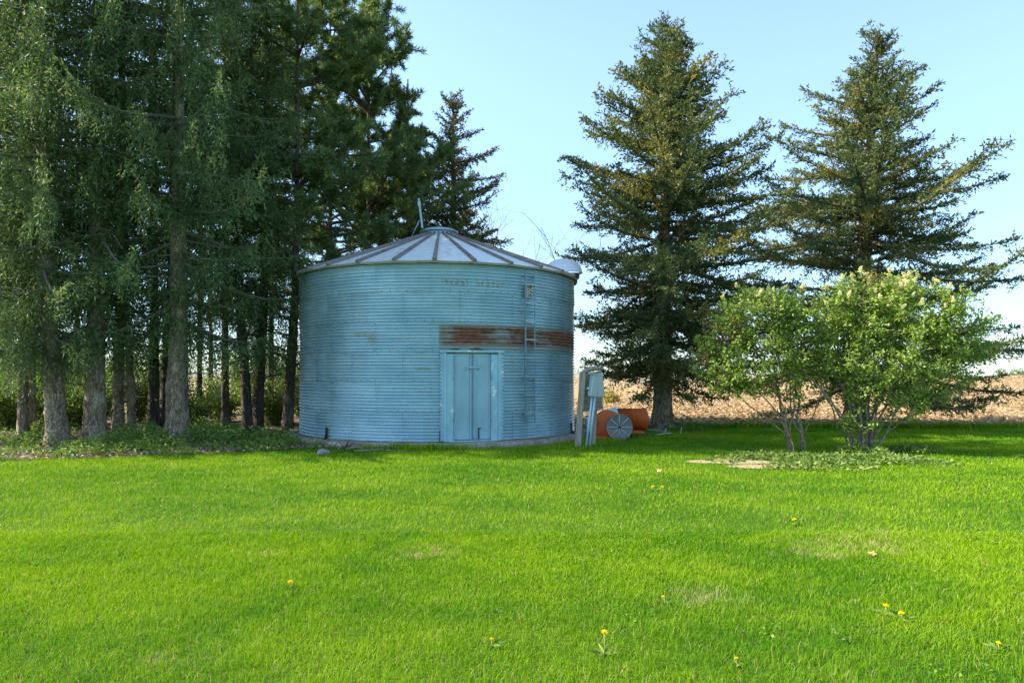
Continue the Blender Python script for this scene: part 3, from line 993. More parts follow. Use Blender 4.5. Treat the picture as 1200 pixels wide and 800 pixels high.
M['doorleaf'] = door_mat('door_sheet', (.25, .40, .48), False)
M['jamb'] = door_mat('door_jamb_sheet', (.27, .45, .54), True)
DH = 3 * RINGH - .01
hw = DW / 2
frame = MB()
for sg in (-1, 1):
    frame.box(dpt(sg * (hw - .03), .035, Z0 + DH / 2 + .004), (.06, .15, DH), DM, 0, .006)
    frame.box(dpt(sg * (hw + .035), .075, Z0 + DH / 2 + .004), (.075, .012, DH - .01), DM, 0, .003)
    frame.box(dpt(sg * (hw - .145), .07, Z0 + DH / 2 - .01), (.17, .03, DH - .05), DM, 0, .006)
    for k in range(22): frame.box(dpt(sg * (hw + .055), .087, Z0 + .06 + k * (DH - .1) / 21), (.02, .014, .02), DM, 1, .004)
frame.box(dpt(0, .04, Z0 + DH + .02), (DW + .16, .17, .05), DM, 0, .006)
frame.box(dpt(0, .03, Z0 + .012), (DW - .12, .12, .03), DM, 0, .004)
FR = bin_part(frame, 'door_frame', [M['jamb'], M['bolt']])
for sg in (-1, 1):
    lw = hw - .235
    d = MB(); zc = Z0 + .035 + (DH - .06) / 2; hh_ = DH - .07
    d.box(dpt(sg * lw / 2, .05, zc), (lw - .006, .025, hh_), DM, 0, .003)
    d.box(dpt(sg * (lw - .02), .075, zc), (.03, .03, hh_ - .01), DM, 0, .008)
    d.box(dpt(sg * .04, .078, zc), (.032, .03, hh_ - .01), DM, 0, .008)
    for zz in (.5, 1.45): d.tube([dpt(sg * (lw + .012), .09, Z0 + zz - .05), dpt(sg * (lw + .012), .09, Z0 + zz + .05)], .012, 8)
    DL = bin_part(d, 'door', [M['doorleaf']])
    if sg == 1:
        h = MB(); h.box(dpt(.01, .112, Z0 + 1.66), (.33, .016, .035), DM, 0, .004); h.box(dpt(-.13, .105, Z0 + 1.63), (.03, .03, .09), DM, 0, .004)
        h.box(dpt(.16, .105, Z0 + 1.66), (.04, .03, .09), DM, 0, .004)
        bin_part(h, 'latch', M['zinc'], DL)
        h = MB(); h.tube([dpt(.145, .085, Z0 + .05), dpt(.145, .09, Z0 + .30)], .013, 8); h.tube([dpt(.145, .09, Z0 + .29), dpt(.19, .105, Z0 + .30)], .011, 8)
        bin_part(h, 'bolt', M['iron'], DL)

# --- ladder
tl_ = Vector((math.cos(TLC), math.sin(TLC), 0)); nl_ = Vector((math.sin(TLC), -math.cos(TLC), 0))
LM = Matrix((tl_, -nl_, Vector((0, 0, 1)))).transposed()
def lpt(u, w, z): return Vector((BC[0], BC[1], 0)) + tl_ * u + nl_ * (BR + w) + Vector((0, 0, z))
YL = rb(TLC, BR, 0).y
zb_, zt_ = EYE - (495 - HY) / F * YL, EYE - (318 - HY) / F * YL
lad = MB()
for sg in (-1, 1):
    lad.box(lpt(sg * .14, .12, (zb_ + zt_) / 2), (.035, .012, zt_ - zb_), LM, 0, .003)
    lad.box(lpt(sg * .154, .108, (zb_ + zt_) / 2), (.008, .036, zt_ - zb_), LM, 0, .002)
    for k in range(5): lad.box(lpt(sg * .14, .06, zb_ + .2 + k * .8), (.03, .11, .025), LM, 0, .003)
LD = bin_part(lad, 'ladder', metal_paint('dull_ladder_steel', (.17, .28, .33), .5, .35, (.12, .1, .07), .4, 6))
M['rung'] = metal_paint('pale_rung_steel', (.40, .50, .53), .4, .4, (.2, .15, .1), .2, 8)
for k in range(8):
    zz = EYE - (333.5 + k * 21.4 - HY) / F * YL
    g = MB(); g.box(lpt(0, .125, zz), (.33, .045, .014), LM, 0, .004); g.box(lpt(0, .14, zz - .014), (.33, .008, .02), LM, 0, .002)
    bin_part(g, 'rung', M['rung'], LD)
g = MB(); zz = EYE - (341.5 - HY) / F * YL
g.box(lpt(0, .095, zz), (.19, .006, .31), LM, 0, .001)
for (du, dz, w_, h_) in ((.025, .1, .07, .05), (-.05, .085, .03, .03), (.02, .045, .05, .02), (-.04, .02, .03, .03), (.03, -.02, .06, .03), (-.045, -.05, .03, .02), (.03, -.085, .06, .035), (-.03, -.11, .05, .02), (.035, -.125, .05, .02)):
    g.box(lpt(du, .1, zz + dz), (w_, .004, h_), LM, 1, .001)
bin_part(g, 'warning_sticker', [flat_mat('faded_sticker', (.46, .45, .36), .7), flat_mat('sticker_ink', (.07, .06, .05), .8)], LD)

# --- roof
def roof_mat():
    m, nt = new_mat('galvanised_roof_sheet'); N = NT(nt); p = N.obj()
    n1 = N.noise(p, 1.5, 5, .65); n2 = N.noise(p, 7, 5, .7); n3 = N.noise(p, 40, 3)
    c = N.mix(N.ramp(n1, .3, .7), (.68, .74, .71), (.86, .88, .85))
    c = N.mix(N.math('MULTIPLY', N.ramp(N.math('ADD', N.math('MULTIPLY', n1, .5), N.math('MULTIPLY', n2, .5)), .50, .63), .6), c, (.42, .26, .14))
    c = N.mix(N.math('MULTIPLY', n3, .2), c, (.3, .33, .35))
    N.out(N.bsdf(c, N.math('ADD', .34, N.math('MULTIPLY', n2, .25)), .15, normal=N.bump(n3, .1, .004), spec=.4)); return m


M['roof'] = roof_mat()
M['rib'] = metal_paint('rusting_rib', (.23, .20, .18), .6, .2, (.15, .07, .035), .95, 3.2)
NRIB = 26; ER, CR = 3.76, .42; EZ, CZ = 4.172, 5.42
roof = MB()
rm = [(CR, CZ), (1.5, None), (2.6, None), (ER, EZ), (ER + .004, EZ - .055)]
vv = []; ff = []
nphi = NRIB * 4
for i, (r_, z_) in enumerate(rm):
    if z_ is None: z_ = EZ + (ER - r_) / (ER - CR) * (CZ - EZ)
    for k in range(nphi):
        t = 2 * PI * k / nphi + TDC
        q = k % 4
        sag = (0, -.006, -.012, -.006)[q] * (r_ / ER)
        vv.append(rb(t, r_, z_ + sag))
for i in range(len(rm) - 1):
    for k in range(nphi):
        k2 = (k + 1) % nphi
        ff.append((i * nphi + k, i * nphi + k2, (i + 1) * nphi + k2, (i + 1) * nphi + k))
roof.add(vv, ff, 0, False)
for j in range(len(roof.f) - nphi, len(roof.f)): roof.m[j] = 1
# soffit
roof.add([rb(2 * PI * k / 104 + TDC, r_, EZ - .012) for r_ in (BR - .03, ER - .006) for k in range(104)], [(k, (k + 1) % 104, 104 + (k + 1) % 104, 104 + k) for k in range(104)], 1)
M['eave'] = metal_paint('olive_eave_lip', (.26, .25, .17), .6, .1, (.12, .07, .04), .8, 5)  # dark olive, mottled with brown
RO = bin_part(roof, 'roof', [M['roof'], M['eave']])
for k in range(NRIB):
    t = 2 * PI * k / NRIB + TDC + .01
    g = MB()
    d = (rb(t, ER + .01, EZ) - rb(t, CR, CZ)); ln = d.length; d.normalize()
    sidev = Vector((math.cos(t), math.sin(t), 0)); up = sidev.cross(d)
    if up.z < 0: up = -up
    c0 = (rb(t, ER + .01, EZ) + rb(t, CR, CZ)) / 2
    Mx = Matrix((sidev, d, up)).transposed()
    prof_ = [(-.052, .0), (-.03, .05), (.03, .05), (.052, .0)]
    vs_ = []
    for e in (-.5, .5):
        w_ = 1.0 if e > 0 else .6
        for (a, b) in prof_: vs_.append(c0 + d * ln * e + sidev * a * w_ + up * (b + .002))
    g.add(vs_, [(0, 1, 5, 4), (1, 2, 6, 5), (2, 3, 7, 6), (0, 3, 2, 1), (4, 5, 6, 7)], 0)
    bin_part(g, 'roof_rib', M['rib'], RO)
cap = MB()
CM = Matrix.Translation((BC[0], BC[1], 0))
cap.lathe([(CR + .05, CZ - .03), (CR + .03, CZ + .09)], 40, CM); cap.lathe([(CR + .0, CZ + .09), (CR + .10, CZ + .075), (CR + .105, CZ + .105), (CR - .02, CZ + .165), (.02, CZ + .24)], 40, CM)
bin_part(cap, 'roof_cap', M['zinc'], RO)
lev = MB()
YC = BC[1]
lev.box((at(492.8, 250, YC - .1) + at(492.8, 250, YC - .1)) / 2, (.055, .05, .82), Matrix.Rotation(math.radians(-7), 3, 'Y'), 0, .008)
lev.tube([at(482.5, 277, YC - .1), at(491.5, 258, YC - .1)], .014, 8); lev.box(at(491.3, 239, YC - .12), (.09, .03, .12), Matrix.Rotation(math.radians(-7), 3, 'Y'), 0, .006)
bin_part(lev, 'lid_lever', M['zinc'], RO)
# eave hood: half dome over a solid box painted dark as its shaded opening, hanging over the eave at the right
HC = at(660, 320, 20.1); hood = MB()
n1_, n2_ = 24, 9
vs_ = []; fs_ = []
for i in range(n2_ + 1):
    e = PI / 2 * i / n2_
    for k in range(n1_ + 1):
        a = -PI / 2 - .5 + (PI + 1.0) * k / n1_
        vs_.append(HC + Vector((.53 * math.cos(e) * math.sin(a), -.42 * math.cos(e) * math.cos(a), .40 * math.sin(e) - .07 * math.cos(e) * math.sin(a) * 0)))
for i in range(n2_):
    for k in range(n1_):
        a = i * (n1_ + 1) + k; fs_.append((a, a + 1, a + n1_ + 2, a + n1_ + 1))
hood.add(vs_, fs_, 0, True)
hood.tube([HC + Vector((.53 * math.sin(-PI / 2 - .5 + (PI + 1) * k / 30), -.42 * math.cos(-PI / 2 - .5 + (PI + 1) * k / 30), 0)) for k in range(31)], .012, 6)
hood.box(HC + Vector((.14, .05, -.085)), (.6, .42, .16), None, 1, .02)
hood.box(HC + Vector((-.12, .05, -.12)), (.3, .4, .24), None, 0, .02)
M['hood'] = metal_paint('pale_hood_steel', (.74, .77, .8), .5, .2, (.4, .4, .38), .25, 4)
bin_part(hood, 'roof_vent', [M['hood'], flat_mat('painted_vent_shade', (.06, .06, .055), .8)], RO)

# ================================================================== METER POST
M['oldwood'] = wood_mat('weathered_wood', (.22, .19, .155), (.40, .355, .29), (12, 12, 1.2))
M['ply'] = wood_mat('weathered_plywood', (.20, .175, .145), (.36, .32, .26), (1.5, 6, 12))
M['boxpaint'] = metal_paint('grey_box_steel', (.42, .52, .56), .5, .2, (.2, .17, .13), .3, 6)
M['conduit'] = metal_paint('pale_blue_conduit', (.42, .60, .70), .45, .2, (.3, .32, .3), .3, 7)
yp = 16.45
p0 = at(677, 524, yp)
mp = empty('meter_post', (p0.x, yp, 0), 'two leaning wooden posts with a grey boarding, an open meter box and pale conduits', 'utility post')


def part_at(mb, name, mats, root):
    o_ = root.location
    mb.v = [(v[0] - o_[0], v[1] - o_[1], v[2] - o_[2]) for v in mb.v]
    return mb.build(name, mats, root)


def beam(mb, a, b, w, d, mat=0, bev=.01):
    a, b = Vector(a), Vector(b); z = (b - a).normalized(); x = (Vector((1, 0, 0)) - z * z.x).normalized(); y = z.cross(x)
    mb.box((a + b) / 2, (w, d, (b - a).length), Matrix((x, y, z)).transposed(), mat, bev)


def under(v, z=-.25):
    v = Vector(v); v.z = z; return v


a0, a1 = at(676.3, 526, yp), at(683, 437, yp)
g = MB(); beam(g, under(a0, -.2), a1, .13, .13); part_at(g, 'post', M['oldwood'], mp)
a0, a1 = at(694.5, 521, yp + .5), at(698, 440, yp + .5)
g = MB(); beam(g, under(a0, -.2), a1, .12, .12); part_at(g, 'post', M['oldwood'], mp)
g = MB()
for k, (ya, yb2) in enumerate(((437, 447), (448, 459), (460, 470), (471, 480))):
    c = at(693 + (k % 2) * .8, (ya + yb2) / 2, yp + .22)
    g.box(c, (.52, .022, (yb2 - ya + 2.2) / F * yp), Matrix.Rotation(math.radians(-6), 3, 'Y') @ Matrix.Rotation(math.radians(14), 3, 'Z'), 0, .004)
part_at(g, 'backboard', M['ply'], mp)
g = MB(); g.tube([at(681, 438, yp + .1), at(688, 433.5, yp + .2), at(697, 431.5, yp + .3), at(706, 432, yp + .4)], [.05, .06, .055, .035], 8); part_at(g, 'top_rail', M['oldwood'], mp)
bc = at(696, 452, yp - .05)
g = MB(); RZ = Matrix.Rotation(math.radians(8), 3, 'Y') @ Matrix.Rotation(math.radians(24), 3, 'Z'); g.box(bc, (.19, .16, .5), RZ, 0, .015)
g.box(bc + Vector((0, 0, .26)), (.22, .2, .025), RZ, 0, .006)
BX = part_at(g, 'meter_box', M['boxpaint'], mp)
g = MB(); RZ2 = Matrix.Rotation(math.radians(-5), 3, 'Y') @ Matrix.Rotation(math.radians(-28), 3, 'Z'); g.box(at(703.5, 451.5, yp - .12), (.16, .03, .53), RZ2, 0, .008)
g.v = [(v[0] - mp.location[0], v[1] - mp.location[1], v[2]) for v in g.v]
g.build('box_door', metal_paint('faded_box_door', (.37, .41, .40), .6, .2, (.2, .17, .12), .3, 6), BX)
for (pa, pb) in (((686.5, 523), (694, 464)), ((690.5, 521.5), (697.5, 464))):
    g = MB(); q0, q1 = at(*pa, yp - .06), at(*pb, yp - .06); g.tube([under(q0, -.1), (q0 + q1) / 2, q1], .026, 10); part_at(g, 'conduit', M['conduit'], mp)
g = MB(); g.tube([at(688, 455, yp - .05), at(691.5, 455, yp - .1)], .03, 8); part_at(g, 'pipe_stub', M['conduit'], mp)

# ================================================================== AERATION FAN
M['orange'] = metal_paint('faded_orange_paint', (.60, .12, .02), .5, .05, (.11, .045, .025), .85, 3.5)
M['grille'] = metal_paint('perforated_grey_steel', (.27, .28, .27), .6, .3, (.14, .12, .1), .7, 9)
M['spoke'] = metal_paint('pale_spoke_steel', (.66, .68, .68), .5, .3, (.3, .25, .2), .2, 9)
fc = at(726, 500.5, 18.35)
fan = empty('aeration_fan', (fc.x, fc.y, 0), 'orange barrel shaped crop drying fan with a round grey spoked grille lying by the bin', 'fan')
FX = Matrix.Rotation(math.radians(90), 4, 'X')   # lathe axis z -> -y


def lathe_at(mb, prof, c, rotz, n=40, mat=0):
    T = Matrix.Translation(c) @ Matrix.Rotation(rotz, 4, 'Z') @ FX
    mb.lathe(prof, n, T, mat)


ra = math.radians(-8)
g = MB(); lathe_at(g, [(.0, .0), (.315, .0), (.335, .015), (.335, -.05), (.3, -.05)], fc, ra); 
for rr_ in (.08, .14, .2, .26): lathe_at(g, [(rr_ - .006, .003), (rr_, .012), (rr_ + .006, .003)], fc, ra, 36)
GR = part_at(g, 'grille', M['grille'], fan)
TF = Matrix.Translation(fc) @ Matrix.Rotation(ra, 4, 'Z')
for k in range(8):
    a = k * PI / 4 + .02; g = MB()
    g.tube([TF @ Vector((.03 * math.cos(a), -.022, .03 * math.sin(a))), TF @ Vector((.31 * math.cos(a), -.02, .31 * math.sin(a)))], .011, 6)
    part_at(g, 'spoke', M['spoke'], fan).parent = GR
g = MB(); lathe_at(g, [(.0, .045), (.03, .04), (.035, .0)], fc, ra, 20); part_at(g, 'hub', M['iron'], fan).parent = GR
for ch in list(GR.children): ch.matrix_parent_inverse = Matrix.Identity(4)
# scroll housing behind the grille, shifted left
hc = fc + Vector((-.24, .46, .03)); g = MB()
lathe_at(g, [(.0, .27), (.36, .27), (.385, .25), (.385, -.22), (.36, -.25), (.0, -.25)], hc, ra, 48)
lathe_at(g, [(.335, .0), (.34, -.2)], fc + Vector((0, .05, 0)), ra, 40)
part_at(g, 'scroll_housing', M['orange'], fan)
# heater barrel, axis to the right
g = MB(); c1 = at(722, 491, 19.0); c2 = at(755, 491, 19.15)
ax = (c2 - c1); L_ = ax.length; ax.normalize()
T = Matrix.Translation(c1) @ ax.to_track_quat('Z', 'Y').to_matrix().to_4x4()
g.lathe([(.02, .02), (.28, .02), (.285, .0), (.285, L_ - .05), (.31, L_ - .045), (.31, L_), (.27, L_), (.27, L_ - .12), (.02, L_ - .14)], 44, T)
g.lathe([(.287, L_ * .5), (.3, L_ * .5 + .01), (.287, L_ * .5 + .02)], 44, T)
part_at(g, 'heater_barrel', M['orange'], fan)
g = MB()
q = [at(688, 491, 18.6), at(688, 507, 18.6), at(722.5, 477.5, 18.75), at(726, 487, 18.72)]
back = Vector((.02, .5, 0))
vs_ = [q[0], q[1], q[3], q[2]] + [v + back for v in (q[0], q[1], q[3], q[2])]
g.add(vs_, [(0, 1, 2, 3), (7, 6, 5, 4), (0, 3, 7, 4), (1, 5, 6, 2), (3, 2, 6, 7), (0, 4, 5, 1)], 0)
part_at(g, 'transition_duct', M['conduit'], fan)
g = MB(); g.box(at(742, 506, 18.7) - Vector((0, 0, .0)), (.5, .3, .07), Matrix.Rotation(.15, 3, 'Z'), 0, .01); g.box(Vector((fc.x - .35, fc.y + .3, .03)), (.6, .5, .06), None, 0, .01)
part_at(g, 'skid', M['orange'], fan)

# ================================================================== SMALL THINGS ON THE GROUND
def rock(seed, c, size, label):
    r = np.random.default_rng(seed); mb = MB()
    vs_ = []; n1, n2 = 14, 9; fs_ = []
    ph = r.uniform(0, 6, 6)
    for i in range(n2 + 1):
        e = -PI / 2 + PI * i / n2
        for k in range(n1):
            a = 2 * PI * k / n1
            j = 1 + .13 * math.sin(2 * a + ph[0] + e) + .1 * math.sin(3 * a + ph[1] - 2 * e) + .05 * r.normal()
            vs_.append((size[0] * math.cos(e) * math.cos(a) * j, size[1] * math.cos(e) * math.sin(a) * j, size[2] * math.sin(e) * (1 + .08 * math.sin(a + ph[2])) + size[2] * .5))
    for i in range(n2):
        for k in range(n1): fs_.append((i * n1 + k, i * n1 + (k + 1) % n1, (i + 1) * n1 + (k + 1) % n1, (i + 1) * n1 + k))
    mb.add(vs_, fs_, 0, True)
    o = mb.build('stone', M['stone']); o.location = c
    return tag(o, label, 'stone')


M['stone'] = flat_mat('pale_fieldstone', (.25, .26, .26), .85)
gx, gy = ground_at(379, 533); rock(3, (gx, gy, 0), (.12, .1, .085), 'rounded pale grey stone in the grass before the concrete pad')
M['drywood'] = wood_mat('dry_branch_wood', (.16, .12, .085), (.3, .24, .17), (6, 6, 6))
gx, gy = ground_at(404, 529)
g = MB(); R_ = random.Random(8)
for (dx, dy, dz, l) in ((.55, -.1, .04, 1), (-.25, .05, .16, 1), (.2, -.12, .2, 1), (.35, .05, .13, 1), (-.12, -.12, .08, 1)):
    g.tube([(0, 0, .06), (dx * .5, dy * .5, dz + .06), (dx, dy, max(.02, dz * .7))], [.03, .02, .008], 6)
o = g.build('fallen_branch', M['drywood']); o.location = (gx, gy, 0); tag(o, 'small dead forked branch leaning on the front of the concrete pad', 'branch')
g = MB(); g.tube([(0, 0, .03), (.5, .06, .05), (1.2, -.02, .02)], [.02, .016, .008], 6)
gx, gy = ground_at(415, 530); o = g.build('fallen_stick', M['drywood']); o.location = (gx, gy, 0); tag(o, 'long thin dark stick lying along the foot of the concrete pad', 'stick')

for (px, py, L_, w_, rz, nm, lb) in ((760, 505.5, .75, .17, .1, 'weathered_plank', 'wide weathered grey plank lying between the fan and the spruce trunk'),
                                     (772, 509, .5, .1, -.35, 'weathered_plank', 'short narrow grey plank lying across the wide one')):
    gx, gy = ground_at(px, py); g = MB(); g.box((0, 0, .05), (L_, w_, .04), Matrix.Rotation(.06, 3, 'Y'), 0, .006)
    o = g.build(nm, M['ply']); o.location = (gx, gy, .015 if w_ > .12 else .05); o.rotation_euler = (0, 0, rz); tag(o, lb, 'plank')
M['whitestick'] = flat_mat('bleached_wood', (.5, .49, .45), .8)
for (px, py, dx, dy, dz, lb) in ((777, 511, .42, -.06, .05, 'bleached stick lying flat in the grass before the spruce trunk'), (779, 510, .07, -.1, .16, 'short bleached stick propped up beside the planks')):
    gx, gy = ground_at(px, py); g = MB(); g.tube([(-dx / 2, -dy / 2, .03), (0, 0, .05 + dz * .3), (dx / 2, dy / 2, .04 + dz)], [.016, .018, .012], 6)
    o = g.build('bleached_stick', M['whitestick']); o.location = (gx, gy, 0); tag(o, lb, 'stick')
gx, gy = ground_at(798, 508.5); g = MB(); g.tube([(0, 0, -.05), (.01, 0, .18)], [.014, .014], 6); o = g.build('marker_stake', M['whitestick']); o.location = (gx, gy, 0); tag(o, 'thin pale stake standing right of the spruce trunk', 'stake')

# dandelions
M['petal'] = leaf_mat('dandelion_petals', (.85, .62, .01), (.95, .78, .02), None, 0, .2)
M['stem'] = flat_mat('pale_green_stem', (.30, .36, .12), .6)


def dandelion_head(seed):
    lv = Leaves(seed); r = lv.r; n = 130
    a = r.uniform(0, 6.283, n); e = r.random(n) ** .7
    D = np.stack([np.cos(a) * e, np.sin(a) * e, np.full(n, .35) + .6 * (1 - e)], 1)
    lv.add(np.zeros((n, 3)) + D * .004, D, r.uniform(.016, .024, n), .005)
    return lv.mesh('flower_head', M['petal'])


heads = [dandelion_head(k) for k in range(2)]
DAN = [(340, 690, .05, 1.0, 'lone dandelion on the left half of the lawn'), (708, 768, .13, 1.15, 'tallest dandelion, on a bare pale stem near the bottom edge'),
       (1038, 721, .06, 1.1, 'left one of the two dandelions close together near the right side'), (1056, 728, .05, 1.0, 'right one of the two dandelions close together near the right side'),
       (931, 616, .06, 1.2, 'dandelion in the middle of the lawn below the soil bed'), (765, 575, .05, 1.2, 'left one of a far pair of dandelions before the spruce shadow'),
       (776, 575, .05, 1.1, 'right one of a far pair of dandelions before the spruce shadow'), (576, 758, .045, .7, 'small half closed dandelion near the bottom edge left of the tallest one'),
       (1170, 763, .045, .8, 'dandelion in the bottom right corner of the lawn'), (777, 707, .045, .7, 'small dandelion beside the straw coloured bare patch'), (863, 780, .04, .6, 'tiny dandelion bud right of the tallest one')]
for i, (px, py, h, s, lb) in enumerate(DAN):
    gx, gy = ground_at(px, py); d = empty('dandelion', (gx, gy, 0), lb, 'flower', 'dandelions in the lawn')
    g = MB(); g.tube([(0, 0, 0), (.004, 0, h * .5), (0, 0, h)], [.003, .0026, .0028], 6); g.build('stem', M['stem'], d)
    hd = link('flower_head', heads[i % 2], d); hd.location = (0, 0, h); hd.scale = (s * .8 * (1 + gy / 25),) * 3
    lr = Leaves(900 + i); aa = np.linspace(0, 5.6, 8) + i; lr.add(np.zeros((8, 3)) + np.array([0, 0, .012]), np.stack([np.cos(aa), np.sin(aa), np.full(8, .28)], 1), lr.r.uniform(.06, .11, 8), .022)
    link('leaf_rosette', lr.mesh('leaf_rosette', M['weed'], .2), d); hd.rotation_euler = (.25, 0, i)
M['dryleaf'] = leaf_mat('dry_leaf', (.40, .26, .13), (.55, .40, .22), None, 0, .2)
for (px, py, s, lb) in ((773, 555, .11, 'curled pale tan leaf lying before the spruce shadow'), (1022, 655, .07, 'small dry leaf in the thin grass below the lilacs')):
    gx, gy = ground_at(px, py); lv = Leaves(int(px)); D = np.array([[.9, .1, .15], [-.4, .8, .2], [.2, -.9, .3], [.5, .5, .5]])
    lv.add(np.zeros((4, 3)) + np.array([0, 0, .045]), D, s * .7, s * .5); o = link('dry_leaf', lv.mesh('dry_leaf', M['dryleaf'], .2)); o.location = (gx, gy, 0); tag(o, lb, 'leaf')
#@@PART3
# ================================================================== TREES, RIGHT
def prof(*pts): return ([p[0] for p in pts], [p[1] for p in pts])


Y1 = 22.0
x1 = (776 - CX) / F * Y1
cm, lb_ = spruce_crown(11, 12.2, 1.95, prof((0, 2.9), (.12, 3.8), (.35, 4.1), (.55, 3.2), (.72, 2.05), (.86, 1.1), (1, .28)), lean=(.25, 0), ang=[-.22, 0, .32, .75], step=.36, jag=.32, per=7)
tr = trunk_mesh(101, [(0, 0, -.2), (.02, 0, 2), (.08, 0, 6), (.25, 0, 12.0)], [.31, .25, .16, .02], flare=1.5, stubs=8, mat='bark', knots=3)
make_tree('spruce_tree', x1, Y1, 'full spruce with golden sunlight painted into its clumps standing between the grain bin and the lilacs', cm, mb_mesh(lb_, 'branches', M['limb']), tr)
Y2 = 24.0; x2 = (1003 - CX) / F * Y2
cm, lb_ = spruce_crown(23, 12.95, 1.5, prof((0, 4.2), (.12, 5.3), (.3, 5.1), (.5, 4.0), (.72, 2.35), (.88, 1.15), (1, .25)), lean=(.7, 0), ang=[-.16, .0, .25, .8], step=.45, jag=.36, tl=1.0, per=6.3)
tr = trunk_mesh(102, [(0, 0, -.2), (.1, 0, 3), (.35, 0, 7), (.7, 0, 12.8)], [.38, .31, .2, .03], stubs=6, mat='pinebark')
make_tree('spruce_tree', x2, Y2, 'broad open spruce rising behind the lilacs at the right', cm, mb_mesh(lb_, 'branches', M['limb']), tr)

# small thin spruce and bare tree behind the bin
Y3 = 27.0; x3 = (531 - CX) / F * Y3
cm, lb_ = spruce_crown(31, 12.1, 3.0, prof((0, 2.2), (.2, 2.6), (.45, 2.1), (.7, 1.35), (1, .3)), dens=.9, step=.42, tl=.7, ang=[-.1, .1, .3, .8], mat='dryspruce', jag=.35, tuftL=.13)
tr = trunk_mesh(103, [(0, 0, -.2), (.0, 0, 6), (0, 0, 12)], [.2, .13, .02], stubs=0, mat='darkbark')
make_tree('spruce_tree', x3, Y3, 'slender sparse spruce with brownish tips behind the bin roof', cm, mb_mesh(lb_, 'branches', M['limb']), tr)


def bare_tree(seed, H):
    R = np.random.default_rng(seed); mb = MB(); tw = MB()
    def grow(p, d, l, r, lev):
        pts = [p]; q = p; dd = d
        for i in range(4):
            dd = dd + R.normal(size=3) * .13 + np.array([0, 0, .05]); dd = dd / np.linalg.norm(dd); q = q + dd * l / 4; pts.append(q)
        (mb if lev < 1 else tw).tube(pts, [r * (1 - .12 * i) for i in range(5)], 6 if lev < 2 else 3, caps=False)
        if lev >= 4: return
        k = [5, 4, 4, 3][lev]
        for j in range(k):
            i = R.integers(1, 5) if lev else R.integers(2, 5)
            nd = dd + R.normal(size=3) * .65; nd[2] = abs(nd[2]) * .7 + .15; nd /= np.linalg.norm(nd)
            grow(pts[i], nd, l * R.uniform(.5, .75), max(.006, r * .5), lev + 1)
    grow(np.zeros(3), np.array([0, 0, 1.0]), H * .42, .085, 0)
    return mb, tw


t_, w_ = bare_tree(9, 11.0)
YB = 28.5; root = empty('bare_tree', ((596 - CX) / F * YB, YB, 0), 'leafless tree with fine pale twigs behind the bin roof', 'tree')
t_.build('trunk', M['twig'], root); w_.build('branches', M['twig'], root)

# ================================================================== TREES, LEFT WOOD
cA, lA = norway_crown(201, 17.0, 2.5, prof((0, 2.3), (.15, 3.1), (.45, 2.7), (.75, 1.7), (1, .3)), dens=1.0, step=.56)
lA = mb_mesh(lA, 'branches', M['limb'])
cB, lB = norway_crown(202, 16.0, 2.9, prof((0, 2.0), (.2, 2.9), (.5, 2.3), (.8, 1.3), (1, .3)), step=.64, dens=.92)
lB = mb_mesh(lB, 'branches', M['limb'])
cC, lC = spruce_crown(203, 15.0, 3.8, prof((0, 1.8), (.25, 2.4), (.6, 1.8), (1, .3)), step=.75, dens=.55, mat='norway')
lC = mb_mesh(lC, 'branches', M['limb'])
cP, lP = pine_crown(211, 14.6, 4.0, 3.4, 76); lP = mb_mesh(lP, 'branches', M['pinebark'])
cQ, lQ = pine_crown(212, 13.4, 3.4, 3.2, 68); lQ = mb_mesh(lQ, 'branches', M['pinebark'])
